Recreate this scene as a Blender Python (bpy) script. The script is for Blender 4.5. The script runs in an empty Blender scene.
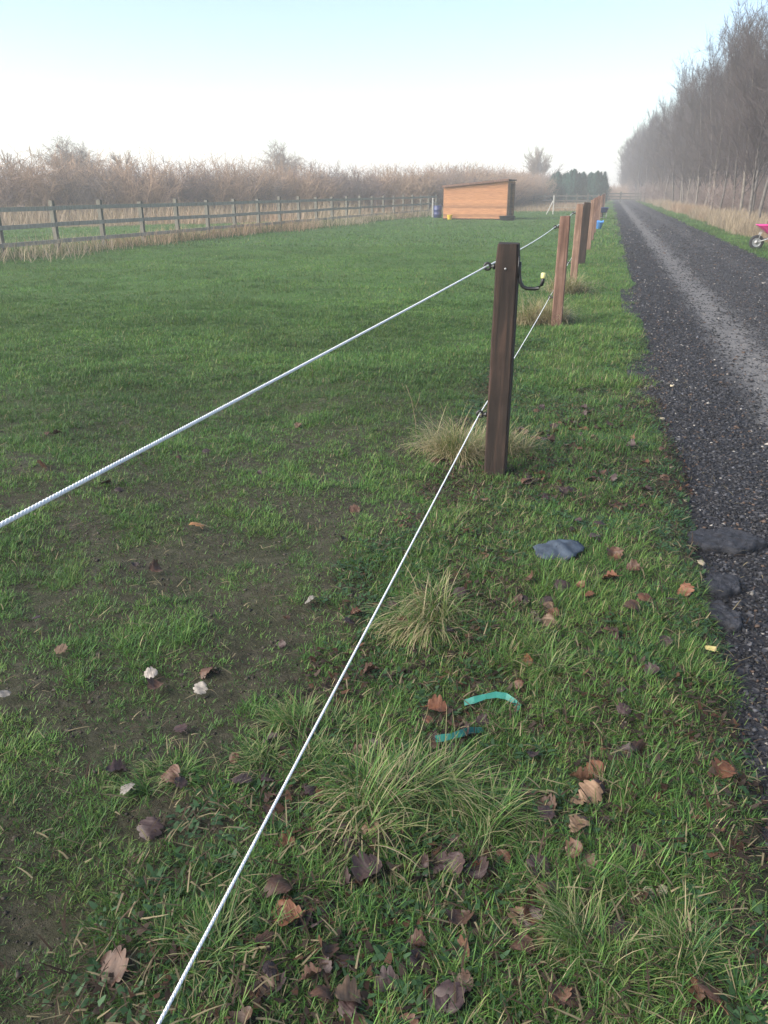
import bpy, bmesh, math, random
import numpy as np
from mathutils import Vector, Matrix

random.seed(7)
rng = np.random.default_rng(11)
scene = bpy.context.scene
COL = scene.collection
R = math.radians
PI = math.pi

# ------------------------------------------------------------------ camera model
CAMH = 1.5
F = 800.0
PITCH = R(21.9)
SP, CP = math.sin(PITCH), math.cos(PITCH)
SL = 0.264                      # every long line here runs along x = s + SL*y


def ray(x, y):
    u, v = (x - 384) / F, (512 - y) / F
    return np.array([u, CP + v * SP, -SP + v * CP])


def gp(x, y, z=0.0):
    d = ray(x, y)
    t = (z - CAMH) / d[2]
    return d[0] * t, d[1] * t


def proj(x, y, z):
    dz = np.asarray(z) - CAMH
    dep = y * CP - dz * SP
    up = y * SP + dz * CP
    dep = np.maximum(dep, 1e-3)
    return 384 + F * x / dep, 512 - F * up / dep


# ------------------------------------------------------------------ noise, height
def _hash(i, j, seed):
    h = (i.astype(np.int64) * 374761393 + j.astype(np.int64) * 668265263 + seed * 974634777) & 0x7fffffff
    h = ((h ^ (h >> 13)) * 1274126177) & 0x7fffffff
    h = h ^ (h >> 16)
    return (h & 0xffff) / 65535.0


def vn(x, y, s, seed=0):
    x = np.asarray(x, float) / s
    y = np.asarray(y, float) / s
    i, j = np.floor(x), np.floor(y)
    fx, fy = x - i, y - j
    fx = fx * fx * (3 - 2 * fx)
    fy = fy * fy * (3 - 2 * fy)
    a = _hash(i, j, seed) * (1 - fx) + _hash(i + 1, j, seed) * fx
    b = _hash(i, j + 1, seed) * (1 - fx) + _hash(i + 1, j + 1, seed) * fx
    return a * (1 - fy) + b * fy


def fbm(x, y, s, seed=0):
    return (vn(x, y, s, seed) + .5 * vn(x, y, s * .5, seed + 1) + .25 * vn(x, y, s * .25, seed + 2)) / 1.75


def sstep(a, b, x):
    t = np.clip((np.asarray(x, float) - a) / (b - a), 0, 1)
    return t * t * (3 - 2 * t)


def cx(y):
    y = np.asarray(y, float)
    return SL * y 


def sval(x, y):
    return np.asarray(x, float) - cx(y)


def H(x, y):
    x = np.asarray(x, float)
    y = np.asarray(y, float)
    s = sval(x, y)
    n = .075 * (vn(x, y, 1.1, 3) - .5) + .04 * (vn(x, y, .37, 4) - .5) + .014 * (vn(x, y, .12, 5) - .5)
    n = n + .02 * (vn(x, y, 4.5, 6) - .5)
    far = 1 - .6 * sstep(8, 30, np.hypot(x, y))
    e = .06 * (fbm(x, y, .6, 8) - .5)
    tr = sstep(.42, .70, s + e * 2) * (1 - sstep(3.55, 3.9, s + e * 2))
    return n * far * (1 - tr) - .055 * tr


def TZ(x, y):
    s = sval(x, y)
    c = np.clip((s - 2.1) / 1.6, -1, 1)
    rut = -.018 * np.exp(-((s - 1.4) / .25) ** 2)
    return -.012 + .012 * (1 - c * c) + rut + .012 * (vn(x, y, .5, 21) - .5) + .008 * (vn(x, y, .14, 22) - .5)


def ground_z(x, y):
    return np.maximum(H(x, y), np.where((sval(x, y) > .3) & (sval(x, y) < 4.0), TZ(x, y), -9))


# ------------------------------------------------------------------ object helpers
def link(o, parent=None):
    COL.objects.link(o)
    if parent is not None:
        o.parent = parent
    return o


def tag(o, label=None, cat=None, group=None, kind=None):
    if label:
        o['label'] = label
    if cat:
        o['category'] = cat
    if group:
        o['group'] = group
    if kind:
        o['kind'] = kind
    return o


def empty(name, loc, rz=0.0):
    o = bpy.data.objects.new(name, None)
    o.empty_display_size = .2
    o.location = loc
    o.rotation_euler = (0, 0, rz)
    return link(o)


def copy_tree(o, parent=None):
    c = o.copy()
    COL.objects.link(c)
    if parent is not None:
        c.parent = parent
    for ch in list(o.children):
        copy_tree(ch, c)
    return c


def np_mesh(name, V, T, mat, parent=None, col=None, smooth=False, mats=None, midx=None, uv=None):
    """V (n,3), T (m,3) triangles or (m,4) quads"""
    V = np.asarray(V, np.float32)
    T = np.asarray(T, np.int32)
    k = T.shape[1]
    me = bpy.data.meshes.new(name)
    me.vertices.add(len(V))
    me.vertices.foreach_set('co', V.ravel())
    me.loops.add(len(T) * k)
    me.loops.foreach_set('vertex_index', T.ravel())
    me.polygons.add(len(T))
    me.polygons.foreach_set('loop_start', np.arange(0, len(T) * k, k, dtype=np.int32))
    me.polygons.foreach_set('loop_total', np.full(len(T), k, np.int32))
    if smooth:
        me.polygons.foreach_set('use_smooth', np.ones(len(T), bool))
    for m in (mats or [mat]):
        me.materials.append(m)
    if midx is not None:
        me.polygons.foreach_set('material_index', np.asarray(midx, np.int32))
    if col is not None:
        a = me.attributes.new('tint', 'FLOAT_COLOR', 'POINT')
        c = np.ones((len(V), 4), np.float32)
        c[:, :3] = col
        a.data.foreach_set('color', c.ravel())
    if uv is not None:
        a = me.attributes.new('lane', 'FLOAT_VECTOR', 'POINT')
        a.data.foreach_set('vector', np.asarray(uv, np.float32).ravel())
    me.update(calc_edges=True)
    o = bpy.data.objects.new(name, me)
    return link(o, parent)


class MB:
    """collects shapes into one mesh"""

    def __init__(self):
        self.v, self.f = [], []

    def add(self, vs, fs):
        b = len(self.v)
        self.v += [tuple(p) for p in vs]
        self.f += [tuple(i + b for i in f) for f in fs]

    def box(self, c, s, rz=0.0, taper=1.0, M=None):
        hx, hy, hz = s[0] / 2, s[1] / 2, s[2] / 2
        m = M or Matrix.Rotation(rz, 3, 'Z')
        vs = []
        for z in (-1, 1):
            k = taper if z > 0 else 1
            for x, y in ((-1, -1), (1, -1), (1, 1), (-1, 1)):
                vs.append(Vector(c) + m @ Vector((x * hx * k, y * hy * k, z * hz)))
        self.add(vs, [(3, 2, 1, 0), (4, 5, 6, 7), (0, 1, 5, 4), (1, 2, 6, 5), (2, 3, 7, 6), (3, 0, 4, 7)])

    def bar(self, a, b, w, h, up=(0, 0, 1)):
        a, b = Vector(a), Vector(b)
        d = (b - a)
        L = d.length
        d.normalize()
        s = d.cross(Vector(up)).normalized()
        u = s.cross(d).normalized()
        m = Matrix((s, d, u)).transposed()
        self.box((a + b) / 2, (w, L, h), M=m)

    def tube(self, pts, rad, n=8, caps=True):
        pts = [Vector(p) for p in pts]
        if not hasattr(rad, '__len__'):
            rad = [rad] * len(pts)
        vs, fs = [], []
        ref = Vector((.31, .17, .93))
        for i, p in enumerate(pts):
            d = (pts[min(i + 1, len(pts) - 1)] - pts[max(i - 1, 0)]).normalized()
            if abs(d.dot(ref)) > .95:
                ref = Vector((.9, .3, .1))
            a = d.cross(ref).normalized()
            b = d.cross(a).normalized()
            for k in range(n):
                t = 2 * PI * k / n
                vs.append(p + (a * math.cos(t) + b * math.sin(t)) * rad[i])
        for i in range(len(pts) - 1):
            for k in range(n):
                k2 = (k + 1) % n
                fs.append((i * n + k, i * n + k2, (i + 1) * n + k2, (i + 1) * n + k))
        if caps:
            fs.append(tuple(range(n - 1, -1, -1)))
            fs.append(tuple(range((len(pts) - 1) * n, len(pts) * n)))
        self.add(vs, fs)

    def lathe(self, prof, n=20, c=(0, 0, 0), M=None):
        vs, fs = [], []
        m = M or Matrix.Identity(3)
        for r, z in prof:
            for k in range(n):
                t = 2 * PI * k / n
                vs.append(Vector(c) + m @ Vector((r * math.cos(t), r * math.sin(t), z)))
        for i in range(len(prof) - 1):
            for k in range(n):
                k2 = (k + 1) % n
                fs.append((i * n + k, i * n + k2, (i + 1) * n + k2, (i + 1) * n + k))
        self.add(vs, fs)

    def torus(self, c, R1, r, M=None, n=24, k=8):
        m = M or Matrix.Identity(3)
        vs, fs = [], []
        for i in range(n):
            t = 2 * PI * i / n
            for j in range(k):
                q = 2 * PI * j / k
                rr = R1 + r * math.cos(q)
                vs.append(Vector(c) + m @ Vector((rr * math.cos(t), rr * math.sin(t), r * math.sin(q))))
        for i in range(n):
            for j in range(k):
                fs.append((i * k + j, ((i + 1) % n) * k + j, ((i + 1) % n) * k + (j + 1) % k, i * k + (j + 1) % k))
        self.add(vs, fs)

    def build(self, name, mat, parent=None, smooth=False, bevel=0.0, loc=None):
        me = bpy.data.meshes.new(name)
        me.from_pydata(self.v, [], self.f)
        bm = bmesh.new()
        bm.from_mesh(me)
        bmesh.ops.recalc_face_normals(bm, faces=bm.faces)
        if bevel:
            bmesh.ops.bevel(bm, geom=bm.edges[:] , offset=bevel, segments=2, affect='EDGES', profile=.5)
        if smooth:
            for f in bm.faces:
                f.smooth = True
        bm.to_mesh(me)
        bm.free()
        me.materials.append(mat)
        o = bpy.data.objects.new(name, me)
        if loc is not None:
            o.location = loc
        return link(o, parent)


# ------------------------------------------------------------------ materials
def new_mat(name):
    m = bpy.data.materials.new(name)
    m.use_nodes = True
    nt = m.node_tree
    b = nt.nodes['Principled BSDF']
    return m, nt, b


def N(nt, t, **kw):
    n = nt.nodes.new(t)
    for k, v in kw.items():
        setattr(n, k, v)
    return n


def ramp(nt, fac, stops):
    r = N(nt, 'ShaderNodeValToRGB')
    els = r.color_ramp.elements
    while len(els) < len(stops):
        els.new(.5)
    for e, (p, c) in zip(els, stops):
        e.position = p
        e.color = (*c, 1) if len(c) == 3 else c
    nt.links.new(fac, r.inputs[0])
    return r.outputs[0]


def noise(nt, vec, scale, detail=4, rough=.55, dist=0.0):
    n = N(nt, 'ShaderNodeTexNoise')
    n.inputs['Scale'].default_value = scale
    n.inputs['Detail'].default_value = detail
    n.inputs['Roughness'].default_value = rough
    n.inputs['Distortion'].default_value = dist
    if vec is not None:
        nt.links.new(vec, n.inputs['Vector'])
    return n.outputs['Fac']


def mix(nt, a, b, fac, mode='MIX'):
    m = N(nt, 'ShaderNodeMix', data_type='RGBA', blend_type=mode)
    for sock, val in ((6, a), (7, b)):
        if isinstance(val, tuple):
            m.inputs[sock].default_value = (*val, 1) if len(val) == 3 else val
        else:
            nt.links.new(val, m.inputs[sock])
    if isinstance(fac, (int, float)):
        m.inputs[0].default_value = fac
    else:
        nt.links.new(fac, m.inputs[0])
    return m.outputs[2]


def bump(nt, b, h, strength=.5, dist=.01):
    n = N(nt, 'ShaderNodeBump')
    n.inputs['Strength'].default_value = strength
    n.inputs['Distance'].default_value = dist
    nt.links.new(h, n.inputs['Height'])
    nt.links.new(n.outputs[0], b.inputs['Normal'])


def obj_coords(nt, scale=(1, 1, 1)):
    tc = N(nt, 'ShaderNodeTexCoord')
    mp = N(nt, 'ShaderNodeMapping')
    mp.inputs['Scale'].default_value = scale
    nt.links.new(tc.outputs['Object'], mp.inputs['Vector'])
    return mp.outputs[0]


def simple(name, c, rough=.6, var=.25, scale=8, metallic=0.0, bmp=.15, spec=.4, stretch=(1, 1, 1)):
    m, nt, b = new_mat(name)
    v = obj_coords(nt, stretch)
    n = noise(nt, v, scale, 5)
    lo = tuple(x * (1 - var) for x in c)
    hi = tuple(min(1, x * (1 + var)) for x in c)
    nt.links.new(ramp(nt, n, [(.3, lo), (.7, hi)]), b.inputs['Base Color'])
    b.inputs['Roughness'].default_value = rough
    b.inputs['Metallic'].default_value = metallic
    b.inputs['Specular IOR Level'].default_value = spec
    if bmp:
        bump(nt, b, noise(nt, v, scale * 4, 3), bmp, .005)
    return m


def wood(name, dark, mid, light, stretch=(22, 22, 1.6), bmp=.35):
    m, nt, b = new_mat(name)
    v = obj_coords(nt, stretch)
    g = noise(nt, v, 1.3, 8, .62, .6)
    c = ramp(nt, g, [(.28, dark), (.5, mid), (.72, light)])
    v2 = obj_coords(nt, (1, 1, 1))
    blot = noise(nt, v2, 5, 5)
    c2 = mix(nt, c, dark, ramp(nt, blot, [(.52, (0, 0, 0)), (.75, (.7, .7, .7))]))
    nt.links.new(c2, b.inputs['Base Color'])
    b.inputs['Roughness'].default_value = .75
    b.inputs['Specular IOR Level'].default_value = .25
    bump(nt, b, g, bmp, .006)
    return m


def leafy(name, transl=.3, rough=.5, spec=.25, tmul=(1.25, 1.3, .8)):
    """blades and leaves, colour from the per-blade attribute"""
    m, nt, b = new_mat(name)
    a = N(nt, 'ShaderNodeAttribute', attribute_name='tint')
    nt.links.new(a.outputs['Color'], b.inputs['Base Color'])
    b.inputs['Roughness'].default_value = rough
    b.inputs['Specular IOR Level'].default_value = spec
    t = N(nt, 'ShaderNodeBsdfTranslucent')
    nt.links.new(mix(nt, a.outputs['Color'], (*tmul,), 1.0, 'MULTIPLY'), t.inputs['Color'])
    ms = N(nt, 'ShaderNodeMixShader')
    ms.inputs[0].default_value = transl
    nt.links.new(b.outputs[0], ms.inputs[1])
    nt.links.new(t.outputs[0], ms.inputs[2])
    nt.links.new(ms.outputs[0], nt.nodes['Material Output'].inputs[0])
    return m


M_GRASS = leafy('grass_blade')
M_DRY = leafy('dry_grass_blade', .25, .7, .1, (1.1, 1.05, .9))
M_CONIFER = leafy('conifer_needles', .12, .6, .2)

# ground
M_GROUND, nt, b = new_mat('meadow_soil')
v = obj_coords(nt)
att = N(nt, 'ShaderNodeAttribute', attribute_name='tint')
n1 = noise(nt, v, 3.0, 8, .65)
n2 = noise(nt, v, 23, 6, .6)
n3 = noise(nt, v, 140, 4, .6)
soil = ramp(nt, n2, [(.3, (.022, .0175, .013)), (.52, (.046, .037, .028)), (.72, (.082, .068, .053))])
cover = ramp(nt, n1, [(.30, (.15, .15, .15)), (.58, (1, 1, 1))])
att_a = N(nt, 'ShaderNodeSeparateColor')
tone = mix(nt, att.outputs['Color'], ramp(nt, n3, [(.3, (.55, .55, .5)), (.7, (1.3, 1.3, 1.2))]), 1.0, 'MULTIPLY')
cov2 = N(nt, 'ShaderNodeAttribute', attribute_name='lane')
sep = N(nt, 'ShaderNodeSeparateXYZ')
nt.links.new(cov2.outputs['Vector'], sep.inputs[0])
mx = N(nt, 'ShaderNodeMath', operation='MAXIMUM')
mm = N(nt, 'ShaderNodeMath', operation='MULTIPLY')
mm.inputs[1].default_value = .30
nt.links.new(cover, mm.inputs[0])
nt.links.new(mm.outputs[0], mx.inputs[0])
nt.links.new(sep.outputs[0], mx.inputs[1])
nt.links.new(mix(nt, soil, tone, mx.outputs[0]), b.inputs['Base Color'])
b.inputs['Roughness'].default_value = .85
b.inputs['Specular IOR Level'].default_value = .15
bump(nt, b, noise(nt, v, 45, 8, .7), .9, .02)

# gravel track
M_TRACK, nt, b = new_mat('black_gravel')
v = obj_coords(nt)
lane = N(nt, 'ShaderNodeAttribute', attribute_name='lane')
sep = N(nt, 'ShaderNodeSeparateXYZ')
nt.links.new(lane.outputs['Vector'], sep.inputs[0])
vor = N(nt, 'ShaderNodeTexVoronoi')
vor.inputs['Scale'].default_value = 42
nt.links.new(v, vor.inputs['Vector'])
vsep = N(nt, 'ShaderNodeSeparateColor')
nt.links.new(vor.outputs['Color'], vsep.inputs[0])
stone = ramp(nt, vsep.outputs[0], [(0, (.010, .010, .012)), (.5, (.022, .022, .026)), (.9, (.045, .045, .052)), (.985, (.15, .14, .14))])
n2 = noise(nt, v, 2.2, 6, .6)
stone = mix(nt, stone, (.017, .016, .018), ramp(nt, n2, [(.35, (.1, .1, .1)), (.7, (.6, .6, .6))]))
# the worn pale wheel line (dust and fines), given across the lane in x of the attribute
wob = N(nt, 'ShaderNodeMath', operation='MULTIPLY_ADD')
nt.links.new(noise(nt, v, .9, 5, .6), wob.inputs[0])
wob.inputs[1].default_value = .45
nt.links.new(sep.outputs[0], wob.inputs[2])
band = ramp(nt, wob.outputs[0], [(.0, (0, 0, 0)), (.001, (0, 0, 0))])
br = band.node.color_ramp
sc = N(nt, 'ShaderNodeMath', operation='MULTIPLY')
sc.inputs[1].default_value = .25
nt.links.new(wob.outputs[0], sc.inputs[0])
nt.links.new(sc.outputs[0], band.node.inputs[0])
while len(br.elements) < 8:
    br.elements.new(.9)
for e, (p, g) in zip(br.elements, [(0, 0), (.335, 0), (.39, .9), (.455, .9), (.53, .3), (.70, .1), (.78, .4), (.88, 0)]):
    e.position = p
    e.color = (g, g, g, 1)
fines = ramp(nt, noise(nt, v, 60, 4), [(.3, (.10, .094, .090)), (.7, (.20, .19, .183))])
brk = ramp(nt, noise(nt, v, 5, 5, .7), [(.3, (.2, .2, .2)), (.55, (1, 1, 1))])
bm_ = N(nt, 'ShaderNodeMath', operation='MULTIPLY')
nt.links.new(band, bm_.inputs[0])
nt.links.new(brk, bm_.inputs[1])
nt.links.new(mix(nt, stone, fines, bm_.outputs[0]), b.inputs['Base Color'])
b.inputs['Roughness'].default_value = .8
b.inputs['Specular IOR Level'].default_value = .2
bump(nt, b, vor.outputs['Distance'], .8, .015)

M_STONE = leafy('gravel_stone', 0.0, .7, .25)
M_LEAF = leafy('dead_leaf', .15, .6, .3, (1.1, .9, .7))

M_POST_DARK = wood('dark_creosoted_wood', (.010, .008, .007), (.026, .0175, .014), (.060, .036, .027))
M_POST_RED = wood('red_brown_wood', (.07, .038, .028), (.145, .081, .059), (.23, .140, .108))
M_POST_ORANGE = wood('orange_brown_wood', (.10, .057, .040), (.19, .115, .082), (.29, .19, .14))
M_RAIL = wood('weathered_grey_wood', (.20, .18, .15), (.33, .30, .255), (.42, .385, .33))
M_RAILPOST = wood('grey_green_post_wood', (.075, .072, .06), (.125, .12, .10), (.175, .165, .14))
M_BLACK = simple('black_plastic', (.012, .012, .013), .35, .2, 30, bmp=.05, spec=.5)
M_BLACKMETAL = simple('black_coated_steel', (.009, .0095, .010), .4, .2, 30, bmp=.05, spec=.5)
M_CREAM = simple('cream_plastic', (.55, .52, .22), .45, .08, 30, bmp=.03)
M_STEEL = simple('dull_steel', (.32, .32, .32), .45, .15, 20, metallic=.6)
M_ROPE = simple('white_rope', (.72, .73, .74), .75, .1, 180, bmp=.3)
M_BARK = wood('grey_bark', (.05, .043, .04), (.10, .088, .08), (.19, .17, .155), (9, 9, 3))
M_BARKPALE = wood('pale_bark', (.08, .068, .058), (.15, .132, .112), (.24, .215, .185), (9, 9, 3))
M_TWIG = simple('purple_brown_twigs', (.20, .15, .135), .8, .35, 1.2, bmp=0)
M_TWIGGREY = simple('grey_brown_twigs', (.20, .165, .145), .8, .35, 1.2, bmp=0)
M_TWIGTAN = simple('tan_twigs', (.34, .235, .165), .85, .35, 1.0, bmp=0)
M_TWIGWOOD = simple('dark_purple_twigs', (.054, .040, .040), .8, .35, 1.2, bmp=0)
M_TWIGWOOD2 = simple('dark_grey_twigs', (.060, .047, .045), .8, .35, 1.2, bmp=0)
M_TWIGFAR = simple('far_tree_twigs', (.19, .15, .12), .85, .3, 1.0, bmp=0)
M_WHITEWOOD = simple('white_painted_wood', (.48, .46, .42), .7, .15, 10)
M_PINK = simple('pink_plastic', (.62, .045, .24), .4, .12, 6, bmp=.04)
M_NAVY = simple('dark_blue_plastic', (.025, .036, .115), .4, .15, 6, bmp=.04)
M_SKYBLUE = simple('light_blue_plastic', (.075, .25, .62), .4, .12, 6, bmp=.04)
M_YELLOW = simple('yellow_plastic', (.75, .48, .05), .5, .12, 6, bmp=.04)
M_TYRE = simple('black_rubber', (.016, .016, .017), .8, .2, 25)
M_DARKROOF = simple('dark_roof_felt', (.055, .045, .045), .85, .3, 9)
M_SLAB = simple('black_stone', (.030, .031, .037), .8, .6, 40, bmp=1.0, spec=.2)
M_PALESTONE = simple('pale_stone', (.36, .30, .21), .8, .25, 30, bmp=.5)
M_SCRAP = simple('blue_grey_plastic_sheet', (.046, .060, .082), .7, .4, 14, bmp=.3, spec=.2)
M_TAPE = simple('teal_plastic_tape', (.028, .17, .135), .4, .2, 30, bmp=.1)
M_CORE = simple('dark_conifer_stem', (.05, .04, .03), .9, .3, 5)

# shed boards
M_SHED, nt, b = new_mat('orange_brown_boards')
v = obj_coords(nt)
spx = N(nt, 'ShaderNodeSeparateXYZ')
nt.links.new(v, spx.inputs[0])
mul = N(nt, 'ShaderNodeMath', operation='MULTIPLY')
mul.inputs[1].default_value = 1 / .145
nt.links.new(spx.outputs[2], mul.inputs[0])
fl = N(nt, 'ShaderNodeMath', operation='FLOOR')
nt.links.new(mul.outputs[0], fl.inputs[0])
wn = N(nt, 'ShaderNodeTexWhiteNoise', noise_dimensions='1D')
nt.links.new(fl.outputs[0], wn.inputs['W'])
g = noise(nt, obj_coords(nt, (1.2, 1.2, 14)), 2.0, 6, .6)
c = ramp(nt, g, [(.3, (.24, .10, .042)), (.55, (.38, .175, .078)), (.75, (.46, .24, .115))])
c = mix(nt, c, ramp(nt, wn.outputs['Value'], [(0, (.72, .72, .72)), (1, (1.15, 1.15, 1.15))]), 1.0, 'MULTIPLY')
nt.links.new(c, b.inputs['Base Color'])
b.inputs['Roughness'].default_value = .75
bump(nt, b, g, .2, .005)

# ------------------------------------------------------------------ ground sheet
def graded(lo_far, lo, hi, hi_far, step, grow):
    c = list(np.arange(lo, hi + 1e-6, step))
    d = step
    x = hi
    while x < hi_far:
        d *= grow
        x += d
        c.append(min(x, hi_far))
    d = step
    x = lo
    L = []
    while x > lo_far:
        d *= grow
        x -= d
        L.append(max(x, lo_far))
    return np.array(L[::-1] + c)


LF_A = np.array(gp(4, 258))            # post and rail fence line
LF_B = np.array([432 - 384, 0.0])
dpt = 58 * CP + CAMH * SP
LF_B = np.array([(432 - 384) / F * dpt, 58.0])
LF_D = (LF_B - LF_A) / np.linalg.norm(LF_B - LF_A)
LF_N = np.array([-LF_D[1], LF_D[0]])    # points away from the paddock (left)


def fence_q(x, y):
    """distance beyond the post and rail fence (positive = beyond), and along"""
    dx, dy = np.asarray(x) - LF_A[0], np.asarray(y) - LF_A[1]
    return dx * LF_N[0] + dy * LF_N[1], dx * LF_D[0] + dy * LF_D[1]


GX = graded(-420, -4.2, 3.4, 420, .055, 1.07)
GY = graded(-12, .3, 8.0, 640, .055, 1.055)
XX, YY = np.meshgrid(GX, GY)
ZZ = H(XX, YY)
SS = sval(XX, YY)
QQ, AA = fence_q(XX, YY)
V = np.stack([XX, YY, ZZ], -1).reshape(-1, 3)
nx, ny = len(GX), len(GY)
idx = np.arange(nx * ny).reshape(ny, nx)
T = np.stack([idx[:-1, :-1], idx[:-1, 1:], idx[1:, 1:], idx[1:, :-1]], -1).reshape(-1, 4)
green = np.array([.063, .126, .033])
brown = np.array([.22, .165, .10])
mossy = np.array([.048, .070, .024])
litter = np.array([.075, .055, .04])


def zone_brown(x, y):
    s = sval(x, y)
    q, a = fence_q(x, y)
    nz = 3 * (vn(x, y, 3, 40) - .5)
    left = sstep(0, 1.5, q - np.clip(17 - .55 * a, 1.0, 60) + nz)
    left = np.where(q > 0, left, 0)
    end = sstep(64, 70, y + nz * 1.2) * (s < -.9)
    right = sstep(4.7, 5.2, s + .4 * nz)
    return np.maximum(np.maximum(left, end), right)


zb = zone_brown(XX, YY)[..., None]
near = sstep(14, 5, np.hypot(XX, YY))[..., None]
colr = green * (1 - near) + mossy * near
colr = colr * (1 - zb) + brown * zb
lit = (sstep(6.3, 7.5, SS) * (YY < 220))[..., None]
colr = colr * (1 - lit) + litter * lit
cover = np.maximum(sstep(2.5, 10, np.hypot(XX, YY)) * .9, zb[..., 0])
lanev = np.stack([cover, cover * 0, cover * 0], -1).reshape(-1, 3)
go = np_mesh('ground', V, T, M_GROUND, col=colr.reshape(-1, 3), smooth=True, uv=lanev)
tag(go, 'muddy meadow ground under the grass', kind='structure')

# ------------------------------------------------------------------ track sheet
TS = np.linspace(.30, 4.05, 64)
TY = graded(-3, .3, 10, 230, .06, 1.05)
S2, Y2 = np.meshgrid(TS, TY)
edge = .07 * (fbm(S2 * 0, Y2, .8, 31) - .5)
X2 = S2 + cx(Y2)
Z2 = TZ(X2, Y2)
V = np.stack([X2, Y2, Z2], -1).reshape(-1, 3)
nx, ny = len(TS), len(TY)
idx = np.arange(nx * ny).reshape(ny, nx)
T = np.stack([idx[:-1, :-1], idx[:-1, 1:], idx[1:, 1:], idx[1:, :-1]], -1).reshape(-1, 4)
tr = np_mesh('track', V, T, M_TRACK, smooth=True, uv=np.stack([S2, Y2, Y2 * 0], -1).reshape(-1, 3))
tag(tr, 'dark gravel track running to the far gate', kind='structure')

# ------------------------------------------------------------------ blades
def blades(P, L, W, head, th0, curl, col, S=2, tipcol=None):
    n = len(P)
    pts = []
    p = np.array(P, float)
    ang = th0.copy()
    hx, hy = np.cos(head), np.sin(head)
    sx, sy = -hy, hx
    V = np.zeros((n, 2 * S + 1, 3), np.float32)
    C = np.zeros((n, 2 * S + 1, 3), np.float32)
    for k in range(S + 1):
        t = k / S
        if k < S:
            w = W * .5 * (1 - .55 * t ** 1.5)
            V[:, 2 * k, 0] = p[:, 0] - sx * w
            V[:, 2 * k, 1] = p[:, 1] - sy * w
            V[:, 2 * k, 2] = p[:, 2]
            V[:, 2 * k + 1, 0] = p[:, 0] + sx * w
            V[:, 2 * k + 1, 1] = p[:, 1] + sy * w
            V[:, 2 * k + 1, 2] = p[:, 2]
        else:
            V[:, 2 * S] = p
        c = col if tipcol is None else col * (1 - t ** 2) + tipcol * t ** 2
        C[:, 2 * k] = c
        if k < S:
            C[:, 2 * k + 1] = c
        a = ang + curl * (t + .5 / S)
        d = L / S
        p[:, 0] += np.sin(a) * hx * d
        p[:, 1] += np.sin(a) * hy * d
        p[:, 2] += np.cos(a) * d
    base = (np.arange(n) * (2 * S + 1))[:, None]
    tris = []
    for k in range(S - 1):
        tris.append(base + np.array([2 * k, 2 * k + 1, 2 * k + 3]))
        tris.append(base + np.array([2 * k, 2 * k + 3, 2 * k + 2]))
    tris.append(base + np.array([2 * S - 2, 2 * S - 1, 2 * S]))
    return V.reshape(-1, 3), np.concatenate(tris), C.reshape(-1, 3)


def join(parts):
    Vs, Ts, Cs, o = [], [], [], 0
    for v_, t_, c_ in parts:
        Vs.append(v_)
        Ts.append(t_ + o)
        Cs.append(c_)
        o += len(v_)
    return np.concatenate(Vs), np.concatenate(Ts), np.concatenate(Cs)


def in_view(x, y, z=0.05, mx=60, my=60):
    px, py = proj(x, y, z)
    return (px > -mx) & (px < 768 + mx) & (py < 1024 + my) & (y > .3)


def scatter(n, y0, y1, xl, xr):
    y = rng.uniform(y0, y1, n)
    x = xl(y) + rng.random(n) * (xr(y) - xl(y))
    return x, y


def dep(y):
    return y * CP + CAMH * SP


G_A = np.array([.047, .116, .025])
G_B = np.array([.090, .180, .040])
G_C = np.array([.150, .208, .052])
G_BLUE = np.array([.036, .085, .030])
STRAW = np.array([.30, .245, .135])
PALE = np.array([.17, .165, .07])


def grass_col(n, f, straw=.05, fz=None):
    """f in 0..1 yellowness"""
    f = np.clip(np.asarray(f) + rng.normal(0, .22, n), 0, 1)[:, None]
    c = np.where(f < .5, G_A + (G_B - G_A) * f * 2, G_B + (G_C - G_B) * (f * 2 - 1))
    blue = (rng.random(n) < .18)[:, None]
    c = np.where(blue, G_BLUE, c)
    st = (rng.random(n) < straw)[:, None]
    c = np.where(st, STRAW * rng.uniform(.55, 1.0, (n, 1)), c)
    return c * rng.uniform(.65, 1.3, (n, 1))


def paddock_cover(x, y):
    """share of ground with grass on the paddock side"""
    a = fbm(x, y, .30, 61)
    b_ = vn(x, y, 1.6, 64)
    c = .50 * a + .20 * b_ + .30 * vn(x, y, .085, 66)
    wear = sstep(.05, -.35, sval(x, y) + .6) * sstep(6.5, 2.6, y)   # the bare muddy part near us
    return .72 * (1 - wear) + .24 * wear + (.28 + .40 * wear) * sstep(.27 + .17 * wear, .46 + .12 * wear, c)


# places where something lies on the grass and presses it down
PR_X0, PR_Y0, PR_C = -6.0, .0, .012
PRESS = np.ones((800, 900), np.float32)


def press_disc(x, y, r, v=.3):
    i0, i1 = int((x - r - PR_X0) / PR_C), int((x + r - PR_X0) / PR_C) + 1
    j0, j1 = int((y - r - PR_Y0) / PR_C), int((y + r - PR_Y0) / PR_C) + 1
    for j in range(max(0, j0), min(PRESS.shape[0], j1)):
        for i in range(max(0, i0), min(PRESS.shape[1], i1)):
            if math.hypot(PR_X0 + i * PR_C - x, PR_Y0 + j * PR_C - y) < r:
                PRESS[j, i] = min(PRESS[j, i], v)


def press(X, Y):
    i = np.clip(((X - PR_X0) / PR_C).astype(int), 0, PRESS.shape[1] - 1)
    j = np.clip(((Y - PR_Y0) / PR_C).astype(int), 0, PRESS.shape[0] - 1)
    return np.where((X < 4.7) & (Y < 9.5), PRESS[j, i], 1.0)


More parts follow.
